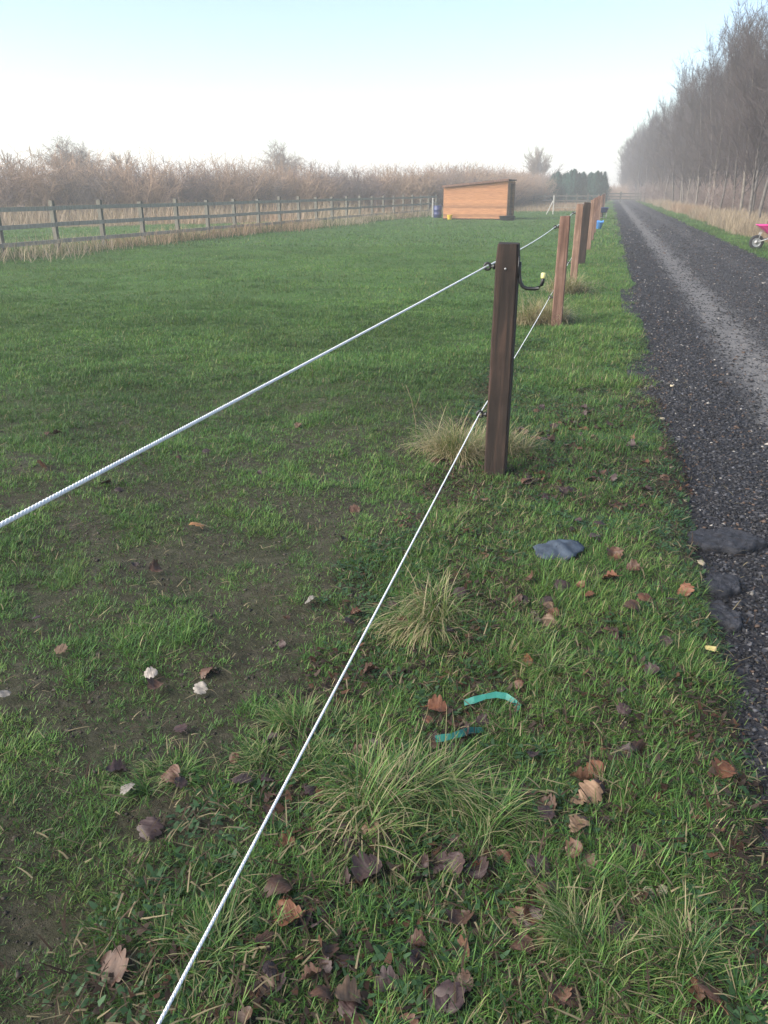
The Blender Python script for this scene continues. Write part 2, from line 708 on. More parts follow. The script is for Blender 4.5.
SPEC = [('orange', 197, 527, .095, 'crumpled bright orange leaf alone on the paddock grass below the upper rope'),
        ('brown', 155, 568, .08, 'brown curled leaf in the paddock below left of the bright orange leaf'),
        ('brown', 43, 474, .12, 'brown leaf lying beneath the upper rope at the far left'),
        ('tan', 62, 652, .06, 'small tan leaf on the mud at the left, below the upper rope'),
        ('pale', 150, 671, .06, 'whitish shrivelled leaf on the bare mud, left of the pale grey leaf'),
        ('pale', 200, 686, .06, 'pale grey leaf on the mud right of the whitish shrivelled leaf'),
        ('pale', 6, 699, .05, 'pale leaf at the left picture edge on the mud'),
        ('pale', 128, 789, .055, 'pale grey oak leaf above the purple leaf in the lower left mud'),
        ('dark', 180, 724, .055, 'dark grey leaf on the mud above the brown leaf at the left'),
        ('brown', 172, 773, .075, 'brown leaf standing in grass left of the bright green tufts'),
        ('dark', 150, 824, .08, 'dark purple leaf on the mud under the pale grey oak leaf'),
        ('rust', 357, 615, .065, 'rust leaf right beside the lower rope, left of the broad tussock'),
        ('brown', 371, 669, .075, 'brown leaf touching the lower rope, below the broad tussock'),
        ('rust', 436, 707, .085, 'orange brown curled leaf just above the left end of the teal tape'),
        ('tan', 590, 798, .085, 'pinkish tan leaf upright in the verge grass right of the big tussock'),
        ('yellow', 709, 658, .062, 'smooth yellow leaf at the track edge below the black slabs'),
        ('dark', 449, 1000, .085, 'purple oak leaf lying flat at the bottom centre of the verge'),
        ('dark', 367, 872, .10, 'long purple oak leaf below the big rounded tussock'),
        ('rust', 704, 1003, .105, 'large rust leaf at the bottom right corner by the track'),
        ('rust', 532, 921, .085, 'rust oak leaf on the verge above the bottom tuft'),
        ('brown', 116, 968, .095, 'brown curled leaf in a hollow at the lower left'),
        ('rust', 643, 610, .07, 'rust leaf in the verge left of the smallest black slab'),
        ('rust', 613, 566, .06, 'small rust leaf to the right of the blue plastic scrap'),
        ('tan', 484, 510, .05, 'small tan leaf between the nearest post and the blue plastic scrap'),
        ('pale', 310, 604, .06, 'pale grey leaf in the paddock left of the rust leaf at the rope')]
LNAME = {'dark': 'dark purple brown', 'brown': 'mid brown', 'rust': 'rust brown', 'tan': 'tan', 'pale': 'pale grey', 'orange': 'orange', 'yellow': 'yellow'}
PLAN = []
for (kd, px, py, sz, lab) in SPEC:
    press_disc(*gp(px, py), sz * .55, .25)
while len(PLAN) < 270:
    y = .75 + 6.2 * random.random() ** 1.6
    s = random.gauss(-.25, .33) if random.random() < .8 else random.gauss(-.45, .15)
    x = s + SL * y
    if s > .6 or s < -1.1:
        continue
    if float(fbm(np.array([x]), np.array([y]), .45, 120)[0]) < .46:
        continue
    px, py = proj(x, y, .03)
    if not (3 < px < 765 and 400 < py < 1020):
        continue
    kd = random.choices(['dark', 'brown', 'rust', 'tan'], [.42, .34, .16, .08])[0]
    sz = random.uniform(.033, .070)
    PLAN.append((kd, x, y, sz, LNAME[kd] + ' fallen oak leaf among the grass of the verge', LNAME[kd] + ' oak leaves strewn over the verge', .4))
    press_disc(x, y, sz * .45, .45)
k = 0
while k < 16:
    y = 1.0 + 5.5 * random.random()
    x = random.uniform(-.45, .2) * (y * CP + CAMH * SP)
    px, py = proj(x, y, .03)
    if x - SL * y > -1.0 or not (3 < px < 765 and 400 < py < 1020):
        continue
    kd = random.choice(['dark', 'brown', 'dark'])
    PLAN.append((kd, x, y, random.uniform(.03, .07), LNAME[kd] + ' leaf scattered on the muddy paddock left of the ropes', LNAME[kd] + ' leaves scattered on the paddock', .3))
    press_disc(x, y, .03, .4)
    k += 1
for (px, py, r) in ((557, 562, .10), (452, 717, .03), (444, 720, .03), (463, 714, .03), (497, 681, .03), (486, 681, .03), (475, 683, .03), (465, 686, .03), (507, 682, .03), (724, 542, .15), (721, 586, .09), (722, 617, .07)):
    press_disc(*gp(px, py), r, .25)


def field(n_t, y0, y1, xl, xr, per, rad, Lm, Wm, S, name):
    x, y = scatter(n_t, y0, y1, xl, xr)
    s = sval(x, y)
    k = in_view(x, y)
    e = .26 * (fbm(x, y, .45, 70) - .5) + .16 * (vn(x, y, .12, 71) - .5)
    k &= (s + e < .55 + .25 * (rng.random(len(x)) < .06)) | ((s + e > 3.78))
    k &= zone_brown(x, y) < rng.random(len(x))
    q, a = fence_q(x, y)
    verge = sstep(-.75, -.45, s + .4 * (vn(x, y, .5, 72) - .5)) * (s < 1)
    cov = np.maximum(paddock_cover(x, y), verge * .16 + verge * .84 * sstep(.36, .54, fbm(x, y, .24, 75)))
    cov = cov * np.where(s < 1, 1 - .75 * sstep(.28, .55, s + e), 1)
    k &= rng.random(len(x)) < cov * .97 + .03
    x, y, s, verge, cov = x[k], y[k], s[k], verge[k], cov[k]
    m = len(x)
    cnt = rng.integers(max(1, per // 2), per + per // 2 + 1, m)
    ti = np.repeat(np.arange(m), cnt)
    n = len(ti)
    head = rng.uniform(0, 2 * PI, n)
    rr = rad * np.sqrt(rng.random(n)) * rng.uniform(.5, 1.4, m)[ti]
    X = x[ti] + np.cos(head) * rr
    Y = y[ti] + np.sin(head) * rr
    hd = head + rng.normal(0, 1.1, n)
    tl = rng.uniform(.5, 1.45, m) * (1 + .35 * verge) * (.55 + .45 * cov) * (.45 + .55 * vn(x, y, .45, 77) + .75 * vn(x, y, .13, 78) ** 1.5)
    L = Lm * tl[ti] * rng.uniform(.5, 1.25, n)
    W = Wm * rng.uniform(.6, 1.3, n)
    th0 = np.abs(rng.normal(.28, .28, n)) + .25 * rr / rad + (rng.random(n) < .33) * rng.uniform(.4, .95, n)
    curl = rng.uniform(.1, 1.5, n)
    yel = (.34 + .35 * (vn(x, y, 1.3, 80) - .5) + .5 * (vn(x, y, .16, 81) - .5) + .10 * verge + .3 * (rng.random(m) - .5))[ti]
    st = .025 + .06 * verge[ti]
    Z = H(X, Y) - .006
    L = L * press(X, Y)
    c = grass_col(n, yel, st) * (.84 + .40 * sstep(.3, .7, fbm(x, y, 1.1, 171)) * (1 - verge) + .32 * verge)[ti][:, None]
    tip = np.where((rng.random(n) < .14)[:, None], PALE, c)
    return blades(np.stack([X, Y, Z], 1), L, W, hd, th0, curl, c, S, tip)


parts = []
xl = lambda y: -(.50 * dep(y) + .35)
xr_v = lambda y: np.minimum(cx(y) + .62, .50 * dep(y) + .3)
parts.append(field(34000, .55, 3.2, xl, xr_v, 11, .022, .035, .0025, 3, 'a'))
parts.append(field(42000, 3.2, 6.5, xl, xr_v, 9, .028, .037, .0032, 2, 'b'))
parts.append(field(74000, 6.5, 12, xl, xr_v, 8, .038, .044, .0048, 2, 'c'))
V, T, C = join(parts)
g1 = np_mesh('grass', V, T, M_GRASS, col=C)
tag(g1, 'short green meadow grass close to the camera', 'grass', kind='stuff')
parts = []
parts.append(field(95000, 12, 24, xl, xr_v, 5, .06, .050, .009, 1, 'd'))
parts.append(field(80000, 24, 72, xl, xr_v, 4, .14, .07, .022, 1, 'e'))
# verge strip beyond the track
parts.append(field(9000, 13, 40, lambda y: cx(y) + 3.7, lambda y: cx(y) + 5.4, 9, .09, .10, .009, 2, 'f'))
parts.append(field(5000, 40, 120, lambda y: cx(y) + 3.7, lambda y: cx(y) + 5.2, 6, .15, .13, .02, 1, 'g'))
V, T, C = join(parts)
g2 = np_mesh('meadow_grass', V, T, M_GRASS, col=C)
tag(g2, 'green sward of the paddock further off and on the far verge', 'grass', kind='stuff')
print('GRASS', len(g1.data.polygons), len(g2.data.polygons))

# low broad-leaved ground cover of the verge (clover, dock seedlings, moss)
def groundcover(n):
    x, y = scatter(n, .6, 9, lambda y: cx(y) - 1.0, lambda y: cx(y) + .55)
    k = in_view(x, y) & (fbm(x, y, .35, 91) > .45)
    x, y = x[k], y[k]
    m = len(x)
    rep = 6
    ti = np.repeat(np.arange(m), rep)
    n = len(ti)
    h = rng.uniform(0, 2 * PI, n)
    r = rng.uniform(.004, .03, n)
    X, Y = x[ti] + np.cos(h) * r, y[ti] + np.sin(h) * r
    c = (np.array([.032, .075, .026]) + (np.array([.05, .10, .045]) - np.array([.032, .075, .026])) * rng.random((m, 1)))[ti]
    return blades(np.stack([X, Y, H(X, Y) + rng.uniform(.002, .022, n)], 1), rng.uniform(.012, .03, n), rng.uniform(.007, .015, n), h,
                  rng.uniform(.9, 1.5, n), rng.uniform(-.2, .6, n), c * rng.uniform(.8, 1.2, (n, 1)), 3)


V, T, C = groundcover(5200)
o = np_mesh('ground_cover', V, T, M_GRASS, col=C)
tag(o, 'small leafy weeds low among the verge grass', 'weeds', kind='stuff')

# bits of straw, leaf crumbs and clods on the ground
x, y = scatter(40000, .6, 9, lambda y: -(.5 * dep(y) + .3), lambda y: cx(y) + .8)
k = in_view(x, y) & (rng.random(len(x)) < np.where(sval(x, y) > -1.0, sstep(.35, .6, fbm(x, y, .4, 131)) * (1 - .85 * sstep(.45, .6, sval(x, y))), .15))
x, y = x[k], y[k]
n = len(x)
cc = np.where((rng.random(n) < .4)[:, None], np.array([.23, .19, .115]), np.array([.060, .042, .030])) * rng.uniform(.6, 1.2, (n, 1))
V, T, C = blades(np.stack([x, y, ground_z(x, y) + rng.uniform(.004, .04, n)], 1), rng.uniform(.015, .08, n), rng.uniform(.0012, .0055, n),
                 rng.uniform(0, 2 * PI, n), rng.uniform(.8, 1.6, n), rng.uniform(-.2, 1.3, n), cc, 3)
o = np_mesh('straw_litter', V, T, M_DRY, col=C)
tag(o, 'dry straw and leaf crumbs lying in the grass', 'litter', kind='stuff')

# rotting scraps of leaf sunk between the blades
x, y = scatter(18000, .6, 7, lambda y: cx(y) - .9, lambda y: cx(y) + .6)
k = in_view(x, y) & (fbm(x, y, .4, 161) > .47)
x, y = x[k], y[k]
n = len(x)
cc = np.array([.044, .032, .026]) * rng.uniform(.5, 1.7, (n, 1)) * np.where((rng.random(n) < .25)[:, None], np.array([1.7, 1.25, 1.0]), 1)
V, T, C = blades(np.stack([x, y, H(x, y) + rng.uniform(.003, .022, n)], 1), rng.uniform(.010, .038, n), rng.uniform(.006, .020, n),
                 rng.uniform(0, 2 * PI, n), rng.uniform(1.1, 1.75, n), rng.uniform(-.8, .8, n), cc, 3)
o = np_mesh('leaf_litter', V, T, M_DRY, col=C)
tag(o, 'rotting brown leaf scraps between the verge grass blades', 'litter', kind='stuff')

# tall dry grass: fence foot, beyond the fence, far end, woodland edge
def dry(x, y, Lm, W, S=2, lean=.25, dark=0.0):
    n = len(x)
    c = np.array([.42, .335, .235]) * (1 - .45 * rng.random((n, 1))) + np.array([.06, .05, .02]) * (vn(x, y, 2.5, 95) - .5)[:, None]
    red = sstep(.5, .75, vn(x, y, 5, 96))[:, None]
    c = c * (1 - red) + np.array([.36, .245, .165]) * red * rng.uniform(.7, 1.1, (n, 1))
    return blades(np.stack([x, y, H(x, y) - .02], 1), Lm * rng.uniform(.4, 1.2, n) * (.6 + .8 * fbm(x, y, 1.5, 97)), W * rng.uniform(.6, 1.3, n), rng.uniform(0, 2 * PI, n),
                  np.abs(rng.normal(0, lean, n)), rng.uniform(0, 1.0, n), np.clip(c, .01, 1), S)


parts = []
a = rng.uniform(-5, 44, 11000)
q = rng.normal(-.05, .55, len(a)) * (.4 + .9 * vn(a, a * 0, 1.1, 141)) - .25 * vn(a, a * 0, .7, 142)
parts.append(dry(LF_A[0] + LF_D[0] * a + LF_N[0] * q, LF_A[1] + LF_D[1] * a + LF_N[1] * q, .50, .012, 2, .45))
parts[-1] = (parts[-1][0], parts[-1][1], np.clip(parts[-1][2] * 1.35, 0, .7))
k = rng.random(len(a)) < .5
a = rng.uniform(-5, 44, 9000)
q = rng.normal(-.1, .4, len(a))
v_, t_, c_ = dry(LF_A[0] + LF_D[0] * a + LF_N[0] * q, LF_A[1] + LF_D[1] * a + LF_N[1] * q, .34, .012)
parts.append((v_, t_, c_ * np.array([.35, .6, .35])))
x = rng.uniform(-45, 30, 170000)
y = rng.uniform(19, 96, len(x))
q, a = fence_q(x, y)
k = (q > .5) & in_view(x, y, .5, 120) & (zone_brown(x, y) > rng.random(len(x))) & (rng.random(len(x)) < np.clip(1.4 - y / 110, .3, 1))
parts.append(dry(x[k], y[k], 1.0, .028))
x = rng.uniform(0, 30, 30000)
y = rng.uniform(62, 130, len(x))
q, a = fence_q(x, y)
k = (q < .5) & in_view(x, y, .5, 120) & (sval(x, y) < -1.0) & (zone_brown(x, y) > rng.random(len(x)))
parts.append(dry(x[k], y[k], .40, .045, 1))
V, T, C = join(parts)
o = np_mesh('dry_grass', V, T, M_DRY, col=C)
tag(o, 'tall straw coloured grass along and beyond the rail fence', 'dry grass', kind='stuff')
parts = []
y = 14 + 150 * rng.random(76000) ** 1.7
s = 4.5 + .9 * (vn(y, y * 0, 2.3, 151) - .3) + np.abs(rng.normal(0, 1.5, len(y))) * np.clip(1.15 - y / 190, .35, 1)
k = rng.random(len(y)) < sstep(4.4, 5.1, s + .5 * (vn(s, y, .8, 98) - .5))
y, s = y[k], s[k]
x = s + cx(y)
k = in_view(x, y, .5, 200)
x, y = x[k], y[k]
v_, t_, c_ = dry(x, y, .72, .012 + .0 * y, 3, .42)
parts.append((v_, t_, c_))
V, T, C = join(parts)
o = np_mesh('reed_grass', V, T, M_DRY, col=C)
tag(o, 'tall pale dry grass between the track and the woodland', 'dry grass', kind='stuff')

# ------------------------------------------------------------------ gravel stones
def stones(x, y, z, size, col):
    n = len(x)
    o8 = np.array([[1, 0, 0], [-1, 0, 0], [0, 1, 0], [0, -1, 0], [0, 0, 1], [0, 0, -1]], float)
    f8 = np.array([[0, 2, 4], [2, 1, 4], [1, 3, 4], [3, 0, 4], [2, 0, 5], [1, 2, 5], [3, 1, 5], [0, 3, 5]])
    V = o8[None] * rng.uniform(.55, 1.15, (n, 6, 1)) + rng.normal(0, .22, (n, 6, 3))
    V[..., 2] *= .6
    th = rng.uniform(0, 2 * PI, n)
    c, s_ = np.cos(th)[:, None], np.sin(th)[:, None]
    X = V[..., 0] * c - V[..., 1] * s_
    Y = V[..., 0] * s_ + V[..., 1] * c
    V = np.stack([X, Y, V[..., 2]], -1) * size[:, None, None] + np.stack([x, y, z], -1)[:, None, :]
    T = (np.arange(n) * 6)[:, None, None] + f8[None]
    return V.reshape(-1, 3), T.reshape(-1, 3), np.repeat(col, 6, axis=0)


n = 150000
y = np.minimum(.6 + rng.exponential(11, n) * rng.random(n) ** .5, 90)
s = .34 + 3.5 * rng.random(n)
x = s + cx(y)
k = in_view(x, y, 0, 80, 80) & (rng.random(n) < sstep(.34, .62, s + .10 * (fbm(x, y, .35, 70) - .5)) * (1 - .82 * np.exp(-((s - 1.5) / .3) ** 2)))
x, y, s = x[k], y[k], s[k]
n = len(x)
size = rng.uniform(.0035, .0115, n) * (1 + .6 * (rng.random(n) < .06)) * (1 + y / 18)
g = rng.gamma(1.6, .014, n) + .008
c = np.stack([g, g, g * 1.12], 1)
wh = rng.random(n) < .014
c[wh] = np.array([.34, .31, .28]) * rng.uniform(.5, 1, (wh.sum(), 1))
bn = rng.random(n) < .05
c[bn] = np.array([.09, .06, .045])
V, T, C = stones(x, y, TZ(x, y) + size * .15, size, c)
o = np_mesh('gravel', V, T, M_STONE, col=C)
tag(o, 'loose dark gravel stones on the track', 'gravel', kind='stuff')
print('STONES', n)


# crumbs of soil on the bare patches and under the verge grass
x, y = scatter(30000, .6, 7.5, lambda y: -(.5 * dep(y) + .3), lambda y: cx(y) + .7)
k = in_view(x, y) & (rng.random(len(x)) < np.where(sval(x, y) < -.75, 1 - paddock_cover(x, y) * .9, .3))
x, y = x[k], y[k]
n = len(x)
size = rng.gamma(2.0, .0016, n) + .0012
c = np.array([.045, .037, .029]) * rng.uniform(.5, 1.6, (n, 1))
V, T, C = stones(x, y, H(x, y) + size * .1, size, c)
o = np_mesh('soil_crumbs', V, T, M_STONE, col=C)
tag(o, 'crumbs of dark soil on the muddy ground', 'soil', kind='stuff')

# ------------------------------------------------------------------ electric fence posts
FANG = -math.atan(SL)     # rotation that turns +Y onto the fence line
FS = .63 - SL * 4.29      # fence line x = FS + SL*y


def make_post(yy, h, w, mat, label, hook=False, lean=(0, 0), dx=0, ins=True, depth=None):
    xx = FS + SL * yy + dx
    z0 = float(H(xx, yy))
    root = empty('fence_post', (xx, yy, z0 - .03), FANG)
    tag(root, label, 'fence post', 'square posts of the rope fence')
    root.rotation_euler = (R(lean[0]), R(lean[1]), FANG)
    # timber: bevelled, slightly uneven prism with a weathered top
    bm = bmesh.new()
    dpt_ = depth or w
    prev = None
    nz = 14
    rs = random.Random(int(yy * 100))
    rings = []
    for i in range(nz + 1):
        t = i / nz
        z = t * (h + .03)
        r = []
        ch = .008
        wx, wy = w / 2 * (1 - .03 * t), dpt_ / 2 * (1 - .03 * t)
        if i == nz:
            wx -= .006
            wy -= .006
        for sx, sy in ((-wx + ch, -wy), (wx - ch, -wy), (wx, -wy + ch), (wx, wy - ch), (wx - ch, wy), (-wx + ch, wy), (-wx, wy - ch), (-wx, -wy + ch)):
            r.append(bm.verts.new((sx + rs.uniform(-.0012, .0012), sy + rs.uniform(-.0012, .0012), z + (rs.uniform(-.004, .004) if i == nz else 0))))
        rings.append(r)
    for a, b_ in zip(rings, rings[1:]):
        for k in range(8):
            bm.faces.new((a[k], a[(k + 1) % 8], b_[(k + 1) % 8], b_[k]))
    c = bm.verts.new((0, 0, h + .03 + .003))
    for k in range(8):
        bm.faces.new((rings[-1][k], rings[-1][(k + 1) % 8], c))
    me = bpy.data.meshes.new('timber')
    bm.to_mesh(me)
    bm.free()
    me.materials.append(mat)
    link(bpy.data.objects.new('timber', me), root)
    if ins:
        rx = Matrix.Rotation(PI / 2, 3, 'X')
        for zz in (1.13, .345):
            q = MB()
            zi = zz + .03
            q.torus((-w / 2 - .045, 0, zi), .016, .007, rx, 18, 7)
            q.tube([(-w / 2 - .028, 0, zi), (-w / 2 + .004, 0, zi)], .0065, 8)
            q.lathe([(.012, 0), (.015, .004), (.015, .010), (.009, .014)], 12, (-w / 2 - .017, 0, zi), Matrix.Rotation(PI / 2, 3, 'Y'))
            q.build('insulator', M_BLACK, root, True)
    if hook:
        q = MB()
        X0 = w / 2 + .006
        # back plate rod on the post side, then an upturned arm
        arm = [(X0, -.02, 1.16), (X0, -.02, 1.12), (X0 + .002, -.02, 1.09), (X0 + .010, -.02, 1.058), (X0 + .024, -.02, 1.038), (X0 + .045, -.02, 1.030),
               (X0 + .085, -.02, 1.030), (X0 + .103, -.02, 1.036), (X0 + .116, -.02, 1.050), (X0 + .121, -.02, 1.068), (X0 + .122, -.02, 1.088)]
        arm = [(a[0], a[1] - .02, a[2] + .03) for a in arm]
        q.tube(arm, .0095, 10)
        q.box((X0 - .004, -.04, 1.165), (.007, .026, .10))
        hk = q.build('hook', M_BLACKMETAL, root, True)
        q = MB()
        e = arm[-1]
        q.lathe([(.0, -.002), (.0115, -.002), (.0125, .004), (.0125, .022), (.009, .026), (0, .027)], 14, (e[0], e[1], e[2] - .004))
        q.build('end_cap', M_CREAM, hk, True)
        q = MB()
        q.lathe([(0, .004), (.005, .003), (.006, 0)], 10, (-.004, -w / 2 - .0005, 1.155), Matrix.Rotation(PI / 2, 3, 'X'))
        q.build('nail_head', M_STEEL, root, True)
    return root


POSTS = [(4.29, 1.245, .118, M_POST_DARK, 'dark brown square fence post nearest the camera, with a black hook on its side', True, (0, .3), 0),
         (9.73, 1.25, .122, M_POST_RED, 'reddish brown square post second along the rope fence, a dry tussock at its foot', False, (0, .2), 0),
         (14.1, 1.27, .118, M_POST_ORANGE, 'pale orange brown post third along the rope fence', False, (0, .4), 0),
         (18.2, 1.25, .150, M_POST_DARK, 'thick dark brown post fourth along the rope fence', False, (0, .8), 0),
         (22.9, 1.26, .11, M_POST_ORANGE, 'slim pale post fifth along the rope fence, just beyond the thick dark one', False, (0, 0), 0.03),
         (27.5, 1.27, .13, M_POST_RED, 'reddish post sixth along the rope fence, shortly before the light blue tub', False, (0, .5), 0),
         (32.0, 1.26, .12, M_POST_RED, 'reddish post seventh along the rope fence, nearest the light blue tub', False, (0, -.3), 0),
         (37.0, 1.28, .12, M_POST_RED, 'reddish post eighth along the rope fence, just past the light blue tub', False, (0, .3), 0),
         (43.0, 1.26, .12, M_POST_ORANGE, 'small distant pale post ninth along the rope fence, in front of the dark blue barrow', False, (0, 0), 0),
         (50.0, 1.28, .12, M_POST_RED, 'small distant reddish post tenth along the rope fence, just past the dark blue barrow', False, (0, .2), 0),
         (58.0, 1.28, .12, M_POST_DARK, 'tiny dark post eleventh and next to last of the rope fence', False, (0, 0), 0),
         (67.0, 1.28, .12, M_POST_RED, 'tiny last and farthest post of the rope fence', False, (0, 0), 0)]
for (yy, h, w, m, lab, hk, ln, dx) in POSTS:
    make_post(yy, h, w, m, lab, hk, ln, dx)


# ------------------------------------------------------------------ ropes (three twisted strands nearby)
def rope_path(z0, znear, near_px):
    pts = []
    # the near end passes left of the camera through the given picture point at height znear
    d = ray(*near_px)
    t = (znear - CAMH) / d[2]
    A = np.array([d[0] * t, d[1] * t, znear])
    ins = []
    for (yy, h, w, m, lab, hk, ln, dx) in POSTS:
        c, s_ = math.cos(FANG), math.sin(FANG)
        lx = -w / 2 - .045
        xx = FS + SL * yy + dx
        ins.append(np.array([xx + c * lx, yy + s_ * lx, float(H(xx, yy)) + z0]))
    back = A + (A - ins[0]) / np.linalg.norm(A - ins[0]) * 3.2
    seq = [back] + ins
    out = []
    for i, (a, b_) in enumerate(zip(seq, seq[1:])):
        L = np.linalg.norm(b_ - a)
        k = 24 if i < 3 else 8
        for j in range(k):
            t = j / k
            p = a + (b_ - a) * t
            p[2] -= 4 * t * (1 - t) * (.0016 if i == 0 else .0035) * L
            out.append(p)
    out.append(ins[-1])
    return np.array(out)


def make_rope(path, label, rad):
    seg = np.linalg.norm(np.diff(path, axis=0), axis=1)
    cum = np.concatenate([[0], np.cumsum(seg)])
    near_len = 12.0
    step = .0042
    u = np.arange(0, near_len, step)
    P = np.stack([np.interp(u, cum, path[:, i]) for i in range(3)], 1)
    d = np.gradient(P, axis=0)
    d /= np.linalg.norm(d, axis=1)[:, None]
    a = np.cross(d, np.array([0, 0, 1.]))
    a /= np.linalg.norm(a, axis=1)[:, None]
    b_ = np.cross(a, d)
    Vs, Ts, o = [], [], 0
    ns = 6
    for st in range(3):
        ph = u / .022 * 2 * PI + st * 2 * PI / 3
        c = P + (a * np.cos(ph)[:, None] + b_ * np.sin(ph)[:, None]) * rad * .36
        ring = []
        for k in range(ns):
            t = 2 * PI * k / ns
            ring.append(c + (a * math.cos(t) + b_ * math.sin(t)) * rad * .68)
        Vv = np.stack(ring, 1).reshape(-1, 3)
        m = len(u)
        i = np.arange(m - 1)[:, None] * ns
        k = np.arange(ns)[None]
        k2 = (k + 1) % ns
        q = np.stack([i + k, i + k2, i + ns + k2, i + ns + k], -1).reshape(-1, 4)
        Vs.append(Vv)
        Ts.append(q + o)
        o += len(Vv)
    # far run, plain
    u = np.concatenate([[near_len - .01], cum[cum > near_len]])
    P = np.stack([np.interp(u, cum, path[:, i]) for i in range(3)], 1)
    d = np.gradient(P, axis=0)
    d /= np.linalg.norm(d, axis=1)[:, None]
    a = np.cross(d, np.array([0, 0, 1.]))
    b_ = np.cross(a, d)
    ring = [P + (a * math.cos(2 * PI * k / 6) + b_ * math.sin(2 * PI * k / 6)) * rad for k in range(6)]
    Vv = np.stack(ring, 1).reshape(-1, 3)
    i = np.arange(len(u) - 1)[:, None] * 6
    k = np.arange(6)[None]
    k2 = (k + 1) % 6
    Ts.append(np.stack([i + k, i + k2, i + 6 + k2, i + 6 + k], -1).reshape(-1, 4) + o)
    Vs.append(Vv)
    ob = np_mesh('fence_rope', np.concatenate(Vs), np.concatenate(Ts), M_ROPE, smooth=True)
    tag(ob, label, 'rope', 'white ropes of the paddock fence')


make_rope(rope_path(1.13, 1.10, (0, 517)), 'upper white rope of the fence, chest high across the paddock', .0037)
make_rope(rope_path(.345, .40, (155, 1024)), 'lower white rope of the fence, running close above the grass', .0031)

# ------------------------------------------------------------------ post and rail fence
rf = empty('rail_fence', (LF_A[0], LF_A[1], 0), 0)
tag(rf, 'long weathered grey post and rail fence along the left of the paddock', 'fence')
LEN = np.linalg.norm(LF_B - LF_A)
sp_ = 1.95
pn = int(LEN / sp_) + 1
ang = math.atan2(LF_D[1], LF_D[0])
for i in range(-1, pn + 1):
    p = LF_D * (i * sp_)
    q = MB()
    hh = 1.22 + random.uniform(-.03, .05)
    q.box((p[0], p[1], hh / 2 - .05), (.10, .12, hh + .1), ang + random.uniform(-.05, .05))
    o = q.build('post', M_RAILPOST, rf, bevel=.008)
for i in range(-1, pn, 2):
    for zz in (1.08, .68, .28):
        a_ = LF_D * (i * sp_ + .01) - LF_N * .075
        b_ = LF_D * (min(i + 2, pn) * sp_ - .01) - LF_N * .075
        q = MB()
        dz = random.uniform(-.015, .015)
        q.bar((a_[0], a_[1], zz + dz), (b_[0], b_[1], zz + random.uniform(-.015, .015)), .035, .10)
        q.build('rail', M_RAIL, rf)

# ------------------------------------------------------------------ shed (field shelter)
sx0, sy0 = gp(443, 219.3)
wid, dpth = 3.55, 2.3
SA = R(-18)
shed = empty('field_shelter', (sx0, sy0, 0), SA)
tag(shed, 'orange brown timber field shelter with a sloping dark roof at the far paddock end', 'shed')
hl, hr = 1.68, 2.00
t = .03


def quad_wall(mb, pts, th, nrm):
    n = Vector(nrm) * th
    vs = [Vector(p) for p in pts] + [Vector(p) + n for p in pts]
    mb.add(vs, [(0, 1, 2, 3), (7, 6, 5, 4)] + [(i, i + 4, (i + 1) % 4 + 4, (i + 1) % 4) for i in range(4)])


bh = .145
q = MB()                      # front wall of overlapping boards
nb = int(hr / bh) + 1
for i in range(nb):
    z0, z1 = .06 + i * bh, .06 + (i + 1) * bh - .004
    zt_l = min(z1, hl)
    if z0 >= hr - .02:
        break
    # clip each board by the roof slope
    xl_ = 0 if z1 <= hl else max(0, (z1 - hl) / (hr - hl) * wid)
    if xl_ >= wid - .05:
        break
    vs = [(xl_, 0, z0), (wid, 0, z0), (wid, 0, z1), (xl_, 0, z1)]
    quad_wall(q, [(a_[0], -.008 if a_[2] == z0 else 0, a_[2]) for a_ in vs], .02, (0, 1, 0))
quad_wall(q, [(0, .024, .05), (wid, .024, .05), (wid, .024, hr - .02), (0, .024, hl - .02)], .02, (0, 1, 0))
q.build('front_wall', M_SHED, shed)
q = MB()
quad_wall(q, [(.002, .05, .05), (.002, dpth, .05), (.002, dpth, hl - .02), (.002, .05, hl - .02)], .03, (1, 0, 0))
q.build('side_wall', M_SHED, shed)
q = MB()
quad_wall(q, [(0, dpth, .05), (wid, dpth, .05), (wid, dpth, hr - .02), (0, dpth, hl - .02)], .03, (0, 1, 0))
q.build('back_wall', M_SHED, shed)
q = MB()                      # the open end on the right: half boarded, dark opening
quad_wall(q, [(wid - .03, .05, .05), (wid - .03, .85, .05), (wid - .03, .85, hr - .03), (wid - .03, .05, hr - .03)], .03, (1, 0, 0))
quad_wall(q, [(wid - .03, 1.95, .05), (wid - .03, dpth, .05), (wid - .03, dpth, hr - .03), (wid - .03, 1.95, hr - .03)], .03, (1, 0, 0))
quad_wall(q, [(wid - .03, .852, 1.85), (wid - .03, 1.948, 1.85), (wid - .03, 1.948, hr - .03), (wid - .03, .852, hr - .03)], .03, (1, 0, 0))
q.build('side_wall', M_SHED, shed)
q = MB()
M_TRIM = simple('dark_trim', (.16, .09, .055), .8)
for y_ in (.03, dpth / 2, dpth - .05):
    q.box((wid + .012, y_, hr / 2 - .02), (.02, .07, hr - .1))
    q.build('corner_post', M_TRIM, shed)
    q = MB()
sl = math.atan2(hr - hl, wid)
q.box((wid / 2, dpth / 2 + .01, (hl + hr) / 2 + .03), (wid / math.cos(sl) + .14, dpth + .30, .05), M=Matrix.Rotation(-sl, 3, 'Y'))
rfm = q.build('roof', M_DARKROOF, shed)
q = MB()
q.box((wid / 2, -.155, (hl + hr) / 2 + .02), (wid / math.cos(sl) + .13, .022, .10), M=Matrix.Rotation(-sl, 3, 'Y'))
q.build('fascia', M_POST_RED, rfm)
q = MB()
